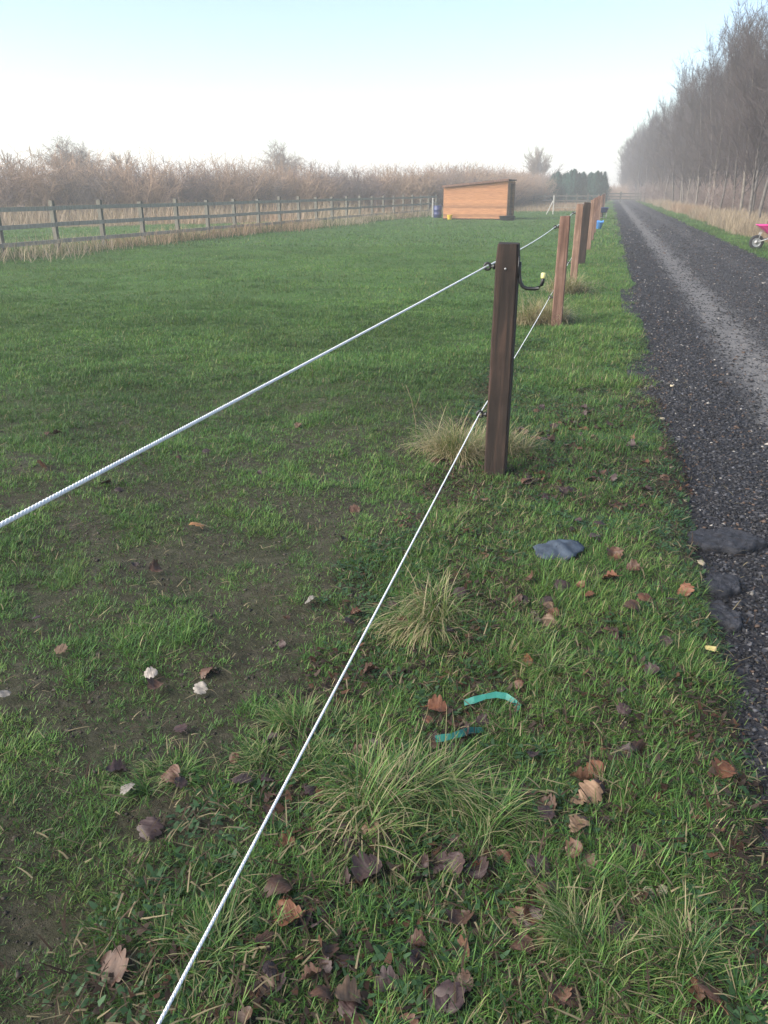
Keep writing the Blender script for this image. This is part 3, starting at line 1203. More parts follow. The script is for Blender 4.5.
for y_ in (.01, dpth - .02):
    q = MB()
    q.box((wid / 2, y_ + .02, .03), (wid, .09, .05))
    q.build('skid', M_POST_DARK, shed)

# things about the shelter
x_, y_ = gp(507, 220.5)
q = MB()
q.lathe([(0, 0), (.36, 0), (.40, .05), (.42, .20), (.45, .22), (.45, .235), (.40, .235), (.38, .06), (0, .05)], 26)
for vi, vv in enumerate(q.v):
    q.v[vi] = (vv[0] * 1.0, vv[1] * .6, vv[2])
o = q.build('feed_trough', M_BLACK, None, True, loc=(x_, y_, float(H(x_, y_))))
tag(o, 'low black rubber trough by the open end of the shelter', 'trough')
x_, y_ = gp(449.5, 219.5)
q = MB()
q.lathe([(0, 0), (.105, 0), (.115, .02), (.15, .24), (.158, .25), (.158, .262), (.145, .262), (.108, .03), (0, .025)], 22)
bk = q.build('bucket', M_YELLOW, None, True, loc=(x_, y_ - .1, float(H(x_, y_))))
tag(bk, 'small yellow bucket in front of the shelter wall', 'bucket')
x_, y_ = gp(437.5, 218)
q = MB()
q.lathe([(0, 0), (.22, 0), (.24, .02), (.24, .18), (.25, .19), (.25, .21), (.24, .22), (.24, .42), (.25, .43), (.25, .45), (.24, .46), (.24, .62), (.22, .66), (.20, .67), (0, .67)], 22)
o = q.build('barrel', M_NAVY, None, True, loc=(x_, y_, float(H(x_, y_))))
tag(o, 'dark blue plastic barrel at the left corner of the shelter', 'barrel')
x_, y_ = gp(432.5, 217)
q = MB()
q.box((0, 0, .52), (.07, .07, 1.14), .2)
o = q.build('white_stake', M_WHITEWOOD, None, bevel=.008, loc=(x_, y_, float(H(x_, y_))))
tag(o, 'upright white stake at the rail fence end, left of the blue barrel', 'stake')

# white strutted post in the far paddock
x_, y_ = gp(552.8, 214.5)
wp = empty('strut_post', (x_, y_, float(H(x_, y_))), .1)
tag(wp, 'white post with a slanting strut standing in the far paddock', 'post')
q = MB()
q.box((0, 0, .58), (.06, .06, 1.26))
q.build('upright', M_WHITEWOOD, wp, bevel=.008)
q = MB()
q.bar((-.045, 0, .86), (-.46, 0, -.02), .045, .045, (0, 1, 0))
q.build('strut', M_WHITEWOOD, wp)
q = MB()
tp = [Vector((.0, -.05, .36)), Vector((2.9, .6, .33))]
# dividing tape from the strutted post to the rope fence
x2_ = FS + SL * (y_ + .9) - .1
ob = MB()
ob.bar((x_ + .05, y_ - .05, .42), (x2_, y_ + .9, .42), .006, .018)
o = ob.build('fence_tape', M_WHITEWOOD)
tag(o, 'thin white tape from the strutted post to the rope fence', 'tape')


# ------------------------------------------------------------------ wheelbarrows and tub
def wheelbarrow(loc, rz, label, tray_mat, sc=1.0):
    """wheel towards +X, handles towards -X"""
    root = empty('wheelbarrow', loc, rz)
    root.scale = (sc, sc, sc)
    tag(root, label, 'wheelbarrow', 'wheelbarrows beside the track')
    wx = .62
    rx = Matrix.Rotation(PI / 2, 3, 'X')
    wl = empty('wheel', (0, 0, 0))
    wl.parent = root
    q = MB()
    q.torus((wx, 0, .19), .148, .042, rx, 28, 10)
    q.build('tyre', M_TYRE, wl, True)
    q = MB()
    q.lathe([(.02, -.045), (.03, -.03), (.105, -.02), (.113, -.03), (.118, 0), (.113, .03), (.105, .02), (.03, .03), (.02, .045)], 24, (wx, 0, .19), rx)
    q.tube([(wx, -.10, .19), (wx, .10, .19)], .011, 8)
    q.build('rim', M_STEEL, wl, True)
    # tray: outer and inner shells, sloping front, rolled lip
    def ring(z, x0, x1, y0, y1, ins_=0):
        r = []
        x0, x1 = x0 + ins_, x1 - ins_
        y0, y1 = y0 - ins_, y1 - ins_
        c = .07
        for (cx_, cy_, a0) in ((x1 - c, y1 - c, 0), (x0 + c, y0 - c, 90), (x0 + c, -y0 + c, 180), (x1 - c, -y1 + c, 270)):
            for k in range(4):
                a = R(a0 + 30 * k)
                r.append((cx_ + c * math.cos(a), cy_ + c * math.sin(a), z))
        return r
    levels = [ring(.36, -.30, .30, .20, .16), ring(.40, -.34, .36, .235, .20), ring(.62, -.44, .66, .335, .30), ring(.635, -.455, .675, .35, .315), ring(.645, -.45, .67, .345, .31),
              ring(.63, -.43, .64, .325, .29), ring(.405, -.32, .34, .22, .185), ring(.375, -.28, .28, .18, .14)]
    q = MB()
    vs = [p for L in levels for p in L]
    n = len(levels[0])
    fs = []
    for i in range(len(levels) - 1):
        for k in range(n):
            fs.append((i * n + k, i * n + (k + 1) % n, (i + 1) * n + (k + 1) % n, (i + 1) * n + k))
    fs.append(tuple(range(n - 1, -1, -1)))
    fs.append(tuple(range((len(levels) - 1) * n, len(levels) * n)))
    q.add(vs, fs)
    q.build('tray', tray_mat, root, True)
    for sgn in (1, -1):
        q = MB()
        q.tube([(wx, sgn * .085, .19), (.42, sgn * .12, .27), (.2, sgn * .17, .34), (-.3, sgn * .23, .345), (-.62, sgn * .27, .50), (-.85, sgn * .28, .56)], .015, 10)
        hd = q.build('handle', M_STEEL, root, True)
        q = MB()
        q.tube([(-.74, sgn * .276, .531), (-.87, sgn * .281, .565)], .021, 10)
        q.build('grip', M_BLACK, hd, True)
        q = MB()
        q.tube([(-.12, sgn * .20, .34), (-.24, sgn * .22, .03), (-.29, sgn * .22, .012), (-.36, sgn * .22, .03), (-.34, sgn * .23, .345)], .013, 8)
        q.build('leg', M_STEEL, root, True)
    q = MB()
    q.tube([(-.265, -.22, .10), (-.265, .22, .10)], .011, 8)
    q.build('crossbar', M_STEEL, root, True)
    q = MB()
    for sgn in (1, -1):
        q.tube([(wx, sgn * .095, .19), (.56, sgn * .10, .42), (.50, sgn * .1, .5)], .010, 8)
    q.build('front_brace', M_STEEL, root, True)
    return root


x_, y_ = gp(760.5, 251)
wheelbarrow((x_ + .60, y_ + .18, float(H(x_, y_)) + .005), R(180 - 14), 'bright pink wheelbarrow in the grass right of the track', M_PINK, 1.0)
x_, y_ = gp(602, 219)
wheelbarrow((x_, y_, float(H(x_, y_))), R(76), 'dark blue wheelbarrow seen from behind at the far rope fence', M_NAVY, .95)
x_, y_ = gp(597, 229)
tub = empty('tub', (x_, y_, float(H(x_, y_))), .3)
tub.rotation_euler = (R(10), R(6), .3)
tag(tub, 'light blue flexible tub on the verge beside the rope fence', 'tub')
q = MB()
q.lathe([(0, 0), (.13, 0), (.145, .02), (.19, .29), (.20, .30), (.20, .312), (.185, .312), (.138, .03), (0, .025)], 26)
q.build('body', M_SKYBLUE, tub, True)
for a0 in (0, PI):
    q = MB()
    q.tube([(.19 * math.cos(a0 + k), .19 * math.sin(a0 + k), .30 + .06 * math.sin((k + .35) / .7 * PI)) for k in np.linspace(-.35, .35, 7)], .012, 7)
    q.build('handle', M_SKYBLUE, tub, True)

# ------------------------------------------------------------------ bare trees and shrubs
def tubes_np(branches, n=3):
    """branches: list of (points (k,3), radii (k,)) -> arrays"""
    Vs, Ts, o = [], [], 0
    for P, r in branches:
        k = len(P)
        d = np.gradient(P, axis=0)
        d /= np.linalg.norm(d, axis=1)[:, None] + 1e-9
        ref = np.array([.23, .91, .12]) if abs(d[0][1]) < .8 else np.array([.9, .1, .2])
        a = np.cross(d, ref)
        a /= np.linalg.norm(a, axis=1)[:, None] + 1e-9
        b_ = np.cross(d, a)
        tt = np.arange(n) * 2 * PI / n
        ring = P[:, None, :] + (a[:, None, :] * np.cos(tt)[None, :, None] + b_[:, None, :] * np.sin(tt)[None, :, None]) * r[:, None, None]
        Vs.append(ring.reshape(-1, 3))
        i = np.arange(k - 1)[:, None] * n
        kk = np.arange(n)[None]
        k2 = (kk + 1) % n
        Ts.append(np.stack([i + kk, i + k2, i + n + k2, i + n + kk], -1).reshape(-1, 4) + o)
        o += k * n
    return np.concatenate(Vs), np.concatenate(Ts)


def grow(rg, start, d, L, r0, r1, k, wander, up):
    P = [np.array(start, float)]
    d = np.array(d, float)
    d /= np.linalg.norm(d)
    for i in range(k):
        d = d + rg.normal(0, wander, 3) + np.array([0, 0, up])
        d /= np.linalg.norm(d)
        P.append(P[-1] + d * L / k)
    return np.array(P), np.linspace(r0, r1, k + 1), d


def bare_tree(rg, h, n1, n2, n3, spread, first, r0, upright, tw=.005, fork=False):
    trunk, tr_r, td = grow(rg, (0, 0, -.1), (rg.normal(0, .04), rg.normal(0, .04), 1), h * .88, r0, .010, 12, .04, .03)
    trunks = [(trunk, tr_r)]
    if fork:
        for _ in range(fork):
            i = rg.integers(2, 5)
            az = rg.uniform(0, 2 * PI)
            q_, r_, _d = grow(rg, trunk[i], (math.cos(az) * .55, math.sin(az) * .55, 1), h * rg.uniform(.55, .75), tr_r[i] * .7, .012, 9, .07, .05)
            trunks.append((q_, r_))
    B = []
    for (tp_, rr_) in trunks:
        for _ in range(n1):
            t = first + (1 - first) * rg.random() ** .85
            f = t * (len(tp_) - 1)
            i = min(int(f), len(tp_) - 2)
            p = tp_[i] + (tp_[i + 1] - tp_[i]) * (f - i)
            az = rg.uniform(0, 2 * PI)
            el = upright + rg.normal(0, .2)
            L = h * spread * (1.15 - (.75 if fork else .5) * t) * rg.uniform(.6, 1.25)
            P, r, _d = grow(rg, p, (math.cos(az) * math.cos(el), math.sin(az) * math.cos(el), math.sin(el)), L, max(.008, rr_[i] * .38), tw, 5, .10, .07)
            B.append((P, r))
            for _2 in range(n2):
                j = rg.integers(1, 5)
                az2 = rg.uniform(0, 2 * PI)
                d2 = (P[j + 1] - P[j])
                d2 = d2 / np.linalg.norm(d2) + rg.normal(0, .55, 3) + np.array([0, 0, .25])
                P2, r2, _d = grow(rg, P[j], d2, L * rg.uniform(.25, .6), tw * 1.5, tw * .8, 3, .12, .06)
                B.append((P2, r2))
                for _3 in range(n3):
                    j2 = rg.integers(0, 3)
                    d3 = (P2[j2 + 1] - P2[j2])
                    d3 = d3 / np.linalg.norm(d3) + rg.normal(0, .6, 3) + np.array([0, 0, .2])
                    P3, r3, _d = grow(rg, P2[j2], d3, L * rg.uniform(.12, .32), tw, tw * .6, 2, .12, .05)
                    B.append((P3, r3))
    return trunks, B


def tree_proto(seed, mt, mc, name, label, cat, group=None, **kw):
    rg = np.random.default_rng(seed)
    trunks, B = bare_tree(rg, **kw)
    root = empty(name, (0, 0, 0))
    tag(root, label, cat, group)
    V, T = tubes_np(trunks, 8)
    np_mesh('trunk', V, T, mt, root, smooth=True)
    V, T = tubes_np(B, 3)
    np_mesh('crown', V, T, mc, root)
    return root


WLAB = 'slender bare grey brown tree crowded into the woodland right of the track'
WPAL = 'slender bare tree with a pale trunk in the woodland right of the track'
protos = []
for i in range(6):
    pale = i in (1, 4)
    protos.append(tree_proto(100 + i, M_BARKPALE if pale else M_BARK, [M_TWIGWOOD, M_TWIGWOOD2][i % 2], 'woodland_tree', WPAL if pale else WLAB,
                             'tree', 'pale trunked trees of the woodland' if pale else 'bare trees of the woodland', h=[9.2, 9.8, 8.8, 9.6, 9.2, 10][i], n1=58, n2=9, n3=4,
                             spread=.24, first=.10 + .02 * i, r0=.07 + .008 * (i % 3), upright=1.05, tw=.0048))
used = set()


def place_tree(pi, x, y, rz, sc, label=None, group=None):
    o = protos[pi] if pi not in used else copy_tree(protos[pi])
    used.add(pi)
    o.location = (x, y, float(H(x, y)))
    o.rotation_euler = (0, 0, rz)
    o.scale = (sc, sc, sc * random.uniform(.93, 1.07))
    if label:
        o['label'] = label
        if group is None and 'group' in o:
            del o['group']
    return o


ntree = 0
for row in range(5):
    y = 27.0 + row * .9
    while y < 200:
        off = 6.3 - 3.4 * float(sstep(60, 185, y)) + row * 1.75 + random.uniform(-.6, .6)
        x = float(cx(y)) + off
        if in_view(x, y, 3.0, 70, 400):
            sc = random.uniform(1.0, 1.13) * (1 + .06 * float(sstep(80, 150, y)))
            place_tree(random.choice([0, 0, 0, 2, 2, 2, 3, 3, 3, 5, 5, 5, 1, 4]), x, y, random.uniform(0, 6.28), sc)
            ntree += 1
        y += random.uniform(1.2, 2.1) * (1 + .12 * row) * (1 + y / 90)
print('TREES', ntree)

# large near tree whose branches enter at the top right corner
rg = np.random.default_rng(5)


def shrub_proto(seed, mc, name, label, cat, group, h, w, n, n2, wisps=0):
    rg = np.random.default_rng(seed)
    B = []
    S_ = []
    for _ in range(n):
        az = rg.uniform(0, 2 * PI)
        r = w * .5 * math.sqrt(rg.random())
        p = (math.cos(az) * r, math.sin(az) * r * .8, -.05)
        L = h * rg.uniform(.45, 1.05)
        P, rr, _d = grow(rg, p, (math.cos(az) * .4 + rg.normal(0, .3), math.sin(az) * .4 + rg.normal(0, .3), 1), L, .014, .007, 4, .16, .02)
        S_.append((P, rr))
        for _2 in range(n2):
            j = rg.integers(1, 4)
            d2 = rg.normal(0, .8, 3) + np.array([0, 0, .35])
            P2, r2, _d = grow(rg, P[j] + (P[j + 1] - P[j]) * rg.random(), d2, h * rg.uniform(.12, .36), .008, .005, 3, .25, .02)
            B.append((P2, r2))
    for _ in range(wisps):
        az = rg.uniform(0, 2 * PI)
        r = w * .5 * math.sqrt(rg.random())
        P, rr, _d = grow(rg, (math.cos(az) * r, math.sin(az) * r * .8, h * .5), (rg.normal(.1, .15), rg.normal(0, .15), 1), h * rg.uniform(.4, .7), .011, .007, 3, .08, 0)
        B.append((P, rr))
        for _2 in range(3):
            P2, r2, _d = grow(rg, P[2], (rg.normal(.2, .5), rg.normal(0, .5), 1), h * .16, .009, .006, 2, .2, 0)
            B.append((P2, r2))
    root = empty(name, (0, 0, 0))
    tag(root, label, cat, group)
    V, T = tubes_np(S_, 4)
    np_mesh('stems', V, T, mc, root)
    V, T = tubes_np(B, 3)
    np_mesh('twigs', V, T, mc, root)
    return root


HEDGE = [(-38, 37.5), (-24, 43), (-8, 54), (4.5, 66), (11, 82), (17.5, 102), (25, 128)]
sh = [shrub_proto(200 + i, [M_TWIG, M_TWIGTAN, M_TWIGGREY, M_TWIG][i], 'hedge_shrub', ['purple brown leafless shrub in the hedgerow behind the rail fence',
      'tan brown leafless shrub in the hedgerow behind the rail fence', 'grey brown leafless shrub in the hedgerow behind the rail fence',
      'purple brown leafless shrub in the hedgerow behind the rail fence'][i], 'shrub', ['purple brown hedgerow shrubs', 'tan hedgerow shrubs', 'grey hedgerow shrubs', 'purple brown hedgerow shrubs'][i],
      2.75, 2.6, 120, 14, [2, 4, 2, 3][i]) for i in range(4)]
su = set()


def place_shrub(i, x, y, sc, label=None, group=None):
    o = sh[i] if i not in su else copy_tree(sh[i])
    su.add(i)
    o.location = (x, y, float(H(x, y)))
    o.rotation_euler = (0, 0, random.uniform(0, 6.28))
    o.scale = (sc * random.uniform(.95, 1.15), sc * random.uniform(.95, 1.1), sc * random.uniform(.9, 1.12))
    if label:
        o['label'] = label
        o['group'] = group
    return o


hp = np.array(HEDGE, float)
seg = np.linalg.norm(np.diff(hp, axis=0), axis=1)
cum = np.concatenate([[0], np.cumsum(seg)])
u = 0.5
nsh = 0
while u < cum[-1]:
    x, y = np.interp(u, cum, hp[:, 0]), np.interp(u, cum, hp[:, 1])
    for dr in (0, 1.7):
        xx, yy = x - dr * .6 + random.uniform(-.4, .4), y + dr + random.uniform(-.5, .5)
        if in_view(xx, yy, 2.5, 60, 300):
            place_shrub(random.choice([0, 1, 1, 2, 3]), xx, yy, random.uniform(1.02, 1.22))
            nsh += 1
    u += random.uniform(1.7, 2.3)
print('SHRUBS', nsh)
# understorey at the woodland foot
for y in np.arange(28, 150, 2.3):
    yy = y + random.uniform(-1, 1)
    off = 6.9 - 3.3 * float(sstep(50, 165, yy)) + random.uniform(.3, 4.0)
    x = float(cx(yy)) + off
    if in_view(x, yy, 1, 40, 300):
        place_shrub(random.choice([0, 2]), x, yy, random.uniform(.7, 1.3), 'dark twiggy undergrowth bush at the foot of the woodland trees', 'undergrowth bushes of the woodland')

# bare trees beyond the hedge: a short bole that forks again and again into a rounded crown
def forked_tree(rg, h, wide, bole, levels, tw, kids=(2, 3)):
    trunk, rr, d0 = grow(rg, (0, 0, -.1), (rg.normal(0, .05), rg.normal(0, .05), 1), h * bole, h * .026, h * .020, 5, .04, 0)
    B = []
    todo = [(trunk[-1], np.array([0, 0, 1.]), h * (1 - bole) * .36, h * .018, 0)]
    for _ in range(2):
        todo.append((trunk[-2], np.array([rg.normal(0, .6), rg.normal(0, .6), 1.]), h * (1 - bole) * .34, h * .013, 0))
    while todo:
        p, d, L, r, lv = todo.pop()
        n = rg.integers(kids[0], kids[1] + 1) + (2 if lv == 0 else 0) + (1 if lv >= levels - 1 else 0)
        for _ in range(n):
            dd = d / np.linalg.norm(d) + rg.normal(0, 1, 3) * np.array([wide, wide, wide * .55]) + np.array([0, 0, .10 - .06 * lv])
            l2 = L * rg.uniform(.7, 1.2)
            P, r_, _d = grow(rg, p, dd, l2, max(tw, r), max(tw * .8, r * .62), 3, .10, .03)
            B.append((P, r_))
            if lv < levels:
                todo.append((P[-1], P[-1] - P[-2], L * .80, r * .62, lv + 1))
                if lv >= 1:
                    todo.append((P[1], rg.normal(0, .7, 3) + (P[-1] - P[-2]) / np.linalg.norm(P[-1] - P[-2]), L * .6, r * .5, lv + 1 if lv + 1 <= levels else levels))
    return [(trunk, rr)], B


def far_tree(px, top_y, d, seed, label, wide=.5, bole=.28, levels=4, tw=.010, kids=(2, 2), mat=None):
    elev = math.atan((512 - top_y) / F) - PITCH
    h = CAMH + d * math.tan(elev)
    x = (px - 384) / F * dep(d)
    rg = np.random.default_rng(seed)
    trunks, B = forked_tree(rg, h, wide, bole, levels, tw, kids)
    top = max(P[:, 2].max() for P, r in B)
    root = empty('bare_tree', (x, d, -.05))
    tag(root, label, 'tree')
    k = h / top
    root.scale = (k, k, k)
    V, T = tubes_np(trunks, 8)
    np_mesh('trunk', V, T, M_BARK, root, smooth=True)
    V, T = tubes_np(B, 3)
    np_mesh('crown', V, T, mat or M_TWIGFAR, root)
    print('FAR', label[:20], len(B))
    return root


far_tree(80, 126, 74, 301, 'broad round crowned bare tree rising behind the left of the hedgerow', .60, .30, 5, .009)
far_tree(278, 134, 88, 302, 'bushy bare tree rising behind the middle of the hedgerow', .42, .25, 5, .009)
far_tree(537, 143, 128, 303, 'tall bare tree standing just left of the dark conifers', .19, .28, 4, .017)
far_tree(472, 160, 105, 304, 'small bare tree rising behind the field shelter', .45, .25, 4, .014)
far_tree(126, 148, 70, 305, 'thin bare sapling sticking up from the left part of the hedgerow', .22, .5, 3, .010)
far_tree(505, 172, 110, 306, 'low bare tree between the shelter and the tall bare tree', .5, .22, 4, .014)
far_tree(22, 147, 66, 307, 'thin bare tree at the far left end of the hedgerow', .4, .4, 3, .010)

# ------------------------------------------------------------------ conifers at the end of the paddock
def conifer(seed, h, w):
    rg = np.random.default_rng(seed)
    # a bushy mass with one main leader and several lower ones beside it
    leaders = [(0, 0, h, w)]
    for k in range(7):
        a = rg.uniform(0, 2 * PI)
        r = rg.uniform(.3, .62) * w * .55
        leaders.append((math.cos(a) * r, math.sin(a) * r, h * rg.uniform(.66, .98), w * rg.uniform(.3, .5)))
    Vs = []
    for (ox, oy, hh, ww) in leaders:
        n = int(3600 * (ww / w) ** 1.2 * hh / h) + 300
        t = rg.random(n) ** .85
        z = .1 + t * hh
        rmax = ww * .5 * np.clip((1 - t) * 2.3, 0, 1) ** .9 * (1 + .3 * vn(z * 3 + seed, z * 0, 1, 9) - .15)
        az = rg.uniform(0, 2 * PI, n)
        r = rmax * (1 + .22 * np.sin(az * 4 + z * 3) + rg.normal(0, .14, n)) * np.sqrt(rg.uniform(.2, 1, n))
        P = np.stack([ox + np.cos(az) * r, oy + np.sin(az) * r, z], 1)
        c = np.array([.030, .086, .066]) * rg.uniform(.55, 1.6, (n, 1))
        Vs.append(blades(P, rg.uniform(.14, .36, n), rg.uniform(.05, .10, n), az, rg.uniform(.1, 1.1, n), rg.uniform(-.7, .1, n), c, 2))
    return join(Vs)


CL = [('leftmost and lowest of the dark green conifers', 556, 181), ('second conifer from the left in the dark row', 563, 173), ('third dark conifer from the left', 571, 175),
      ('fourth dark conifer from the left, near the middle of the row', 579, 170.5), ('fifth dark conifer, right of the middle of the row', 588, 173.5), ('sixth dark conifer, second from the right end', 595.5, 174),
      ('rightmost dark conifer, next to the end of the track', 602, 172.5)]
for i, (lab, px, ty) in enumerate(CL):
    d = 104 + (i % 3) * 1.2
    h = CAMH + d * math.tan(math.atan((512 - ty) / F) - PITCH)
    root = empty('conifer', ((px - 7 - 384) / F * dep(d), d, -.03))
    tag(root, lab, 'conifer', 'dark green conifers at the paddock end')
    V, T, C = conifer(400 + i, h - .1, 2.9)
    np_mesh('crown', V, T, M_CONIFER, root, col=C)
    q = MB()
    q.tube([(0, 0, -.1), (.01, 0, h * .5), (0, 0, h * .92)], [.10, .07, .015], 8)
    q.build('trunk', M_CORE, root, True)

# far cross fence and gate at the track end
ff = empty('cross_fence', (0, 0, 0))
tag(ff, 'distant low timber fence across the end of the paddock in front of the conifers', 'fence')
yF = 92.0
x0_, x1_ = (512 - 384) / F * dep(yF), (598 - 384) / F * dep(yF)
nP = 9
for i in range(nP):
    q = MB()
    q.box((x0_ + (x1_ - x0_) * i / (nP - 1), yF, .58), (.12, .12, 1.2))
    q.build('post', M_RAILPOST, ff)
for zz in (.5, .95):
    q = MB()
    q.bar((x0_, yF - .085, zz), (x1_, yF - .085, zz), .04, .12)
    q.build('rail', M_RAILPOST, ff)
gt = empty('field_gate', (0, 0, 0))
tag(gt, 'pale timber field gate closing the far end of the track', 'gate')
yG = 118.0
g0, g1_ = (600 - 384) / F * dep(yG), (640 - 384) / F * dep(yG)
for xx in (g0, (g0 + g1_) / 2, g1_):
    q = MB()
    q.box((xx, yG, .62), (.18, .18, 1.44))
    q.build('gate_post', M_RAILPOST, gt)
for zz in (.35, .7, 1.1):
    q = MB()
    q.bar((g0, yG - .115, zz), (g1_, yG - .115, zz), .05, .14)
    q.build('bar', M_RAILPOST, gt)
# scrub beyond the gate
for (px, d, sc_) in ((605, 150, .9), (613, 156, 1.0), (621, 160, 1.0), (598, 148, .8), (630, 150, .9)):
    place_shrub(1, (px - 384) / F * dep(d), d, sc_, 'tan scrub bush beyond the gate at the end of the track', 'scrub bushes beyond the gate')

# ------------------------------------------------------------------ tussocks
def tussock(x, y, n, rad, L, W, label, straw, fresh=.3, name='grass_tussock', lean=.5, curl=1.7, cat='tussock'):
    """several tufts grown together, some combed one way, with a thatch of old curled blades"""
    n = int(n * 3.6)
    W = W * .68
    L = L * (1.3 if straw > .6 else 1.12)
    n = int(n * (1.5 if straw > .6 else 1.0))
    stiff = .45 if straw > .6 else 1.0
    k = max(4, int(rad * 55))
    ch, cr = rng.uniform(0, 2 * PI, k), rad * np.sqrt(rng.random(k)) * .95
    cxs, cys = np.cos(ch) * cr * 1.15, np.sin(ch) * cr * .9
    ck = rng.integers(0, k, n)
    comb = rng.uniform(0, 2 * PI, k)[ck]
    cl = rng.uniform(.55, 1.15, k)[ck]
    h = rng.uniform(0, 2 * PI, n)
    r = rad * .34 * np.sqrt(rng.random(n))
    X, Y = cxs[ck] + np.cos(h) * r, cys[ck] + np.sin(h) * r
    head = np.where(rng.random(n) < .45, comb + rng.normal(0, .6, n), np.where(rng.random(n) < .5, np.arctan2(Y, X) + rng.normal(0, .8, n), rng.uniform(0, 2 * PI, n)))
    gz = float(H(x, y))
    Z = H(x + X, y + Y) - gz - .01
    c = grass_col(n, np.full(n, fresh), 0.0)
    old = rng.random(n) < straw
    c = np.where(old[:, None], np.array([.36, .30, .185]) * rng.uniform(.6, 1.3, (n, 1)), c)
    tip = np.where((rng.random(n) < .4)[:, None], np.array([.36, .30, .17]), c)
    V, T, C = blades(np.stack([X, Y, Z], 1), L * cl * rng.uniform(.3, 1.1, n), W * rng.uniform(.6, 1.4, n), head,
                     np.abs(rng.normal(.25, .42, n)) * (.5 + .5 * stiff) + .3 * np.hypot(X, Y) / rad, rng.uniform(.4, curl * 1.5, n) * stiff + old * stiff * rng.uniform(0, 3.0, n), c, 6, tip)
    o = np_mesh(name, V, T, M_GRASS, col=C)
    o.location = (x, y, gz)
    tag(o, label, cat, 'long grass tussocks of the verge')


TUS = [(388, 795, 620, .15, .20, .0042, 'big rounded green tussock with bleached curled tips, nearest beside the lower rope', .42, .45),
       (440, 618, 620, .17, .21, .0045, 'broad green and straw tussock midway between the post and the teal tape', .5, .5),
       (455, 452, 420, .20, .28, .0042, 'straw coloured tussock at the left foot of the nearest post', .72, .5),
       (507, 452, 160, .10, .22, .004, 'small dry tuft close behind the right foot of the nearest post', .65, .5),
       (541, 322, 520, .26, .42, .006, 'tall bleached tussock at the foot of the second post', .85, .5),
       (566, 291, 300, .24, .38, .008, 'bleached tuft at the foot of the third post', .8, .5),
       (305, 722, 300, .11, .13, .0035, 'bright green tuft left of the lower rope across from the teal tape', .04, .35),
       (275, 755, 360, .13, .12, .0035, 'low bright green tuft left of the lower rope, below its neighbour', .04, .35),
       (190, 965, 300, .10, .13, .0035, 'bright green tuft at the bottom left of the lower rope', .05, .3),
       (500, 830, 220, .10, .15, .0035, 'green tuft on the verge right of the big rounded tussock', .1, .35),
       (590, 950, 320, .13, .14, .0032, 'fine leaved green tuft at the bottom of the verge near the rust leaf', .1, .4),
       (540, 670, 260, .10, .14, .0038, 'yellowish green tuft just right of the teal tape', .12, .55),
       (690, 960, 260, .11, .12, .0032, 'dull green tuft at the track edge at the bottom right', .15, .35),
       (165, 775, 160, .07, .11, .0035, 'small sharp green tuft in the mud at the left', .02, .35)]
for (px, py, n, rad, L, W, lab, st, fr) in TUS:
    x, y = gp(px, py)
    tussock(x, y, n, rad, L, W, lab, st, fr)
# dead flower stem standing left of the nearest post
x, y = gp(440, 440)
q = MB()
q.tube([(0, 0, -.02), (-.01, .01, .12), (-.035, .01, .25), (-.075, 0, .36)], [.0022, .002, .0016, .001], 5)
q.tube([(-.02, .01, .19), (.01, .0, .27), (.015, 0, .31)], [.0014, .0012, .0008], 5)
q.tube([(-.045, .01, .28), (-.07, -.01, .30), (-.10, -.01, .37)], [.0014, .001, .0008], 5)
o = q.build('dead_stem', simple('dead_stalk', (.22, .17, .10), .8), None, True, loc=(x - .15, y, float(H(x, y))))
tag(o, 'thin dead branching stalk standing left of the nearest post', 'plant')

# ------------------------------------------------------------------ fallen leaves
def leaf_mesh(seed, kind='oak'):
    rg = np.random.default_rng(seed)
    n = 30
    V, T = [], []
    curl = rg.uniform(-1.1, 1.3)
    bend = rg.uniform(-1.2, 1.2)
    for i in range(n + 1):
        t = i / n
        if kind == 'oak':
            env = (math.sin(PI * min(1, t * .97 + .03)) ** .65) * (.30 + .32 * t) * (1.25 - .35 * t)
            wl = env * (.66 + .40 * abs(math.sin(t * PI * 3.7 + .2 + rg.normal(0, .06))) ** .6)
            wr = env * (.66 + .40 * abs(math.sin(t * PI * 3.7 + .5 + rg.normal(0, .06))) ** .6)
            if t < .12:
                wl = wr = .02
        else:
            wl = wr = .34 * math.sin(PI * t) ** .8 * (1.1 - .3 * t) + .006
        if i == n:
            wl = wr = .03
        cy = t - .5
        for k, a in enumerate((-1, -.5, 0, .5, 1)):
            w = wl if a < 0 else wr
            px = a * w
            z = curl * px * px * 1.1 + bend * cy * cy * .5 + .035 * math.sin(9 * t + 3 * a + seed) + (.0 if k != 2 else -.012) + rg.normal(0, .008)
            V.append((px, cy, z))
    for i in range(n):
        for k in range(4):
            T.append((i * 5 + k, i * 5 + k + 1, (i + 1) * 5 + k + 1, (i + 1) * 5 + k))
    V = np.array(V)
    V[:, 2] -= V[:, 2].min()
    # stalk
    Vs, Ts = tubes_np([(np.array([[0, -.38, V[2 * 5 + 2][2]], [.01, -.55, .03], [.03, -.72, .02]]), np.array([.012, .010, .010]))], 4)
    T = np.concatenate([np.array(T), Ts + len(V)])
    V = np.concatenate([V, Vs])
    return V, T


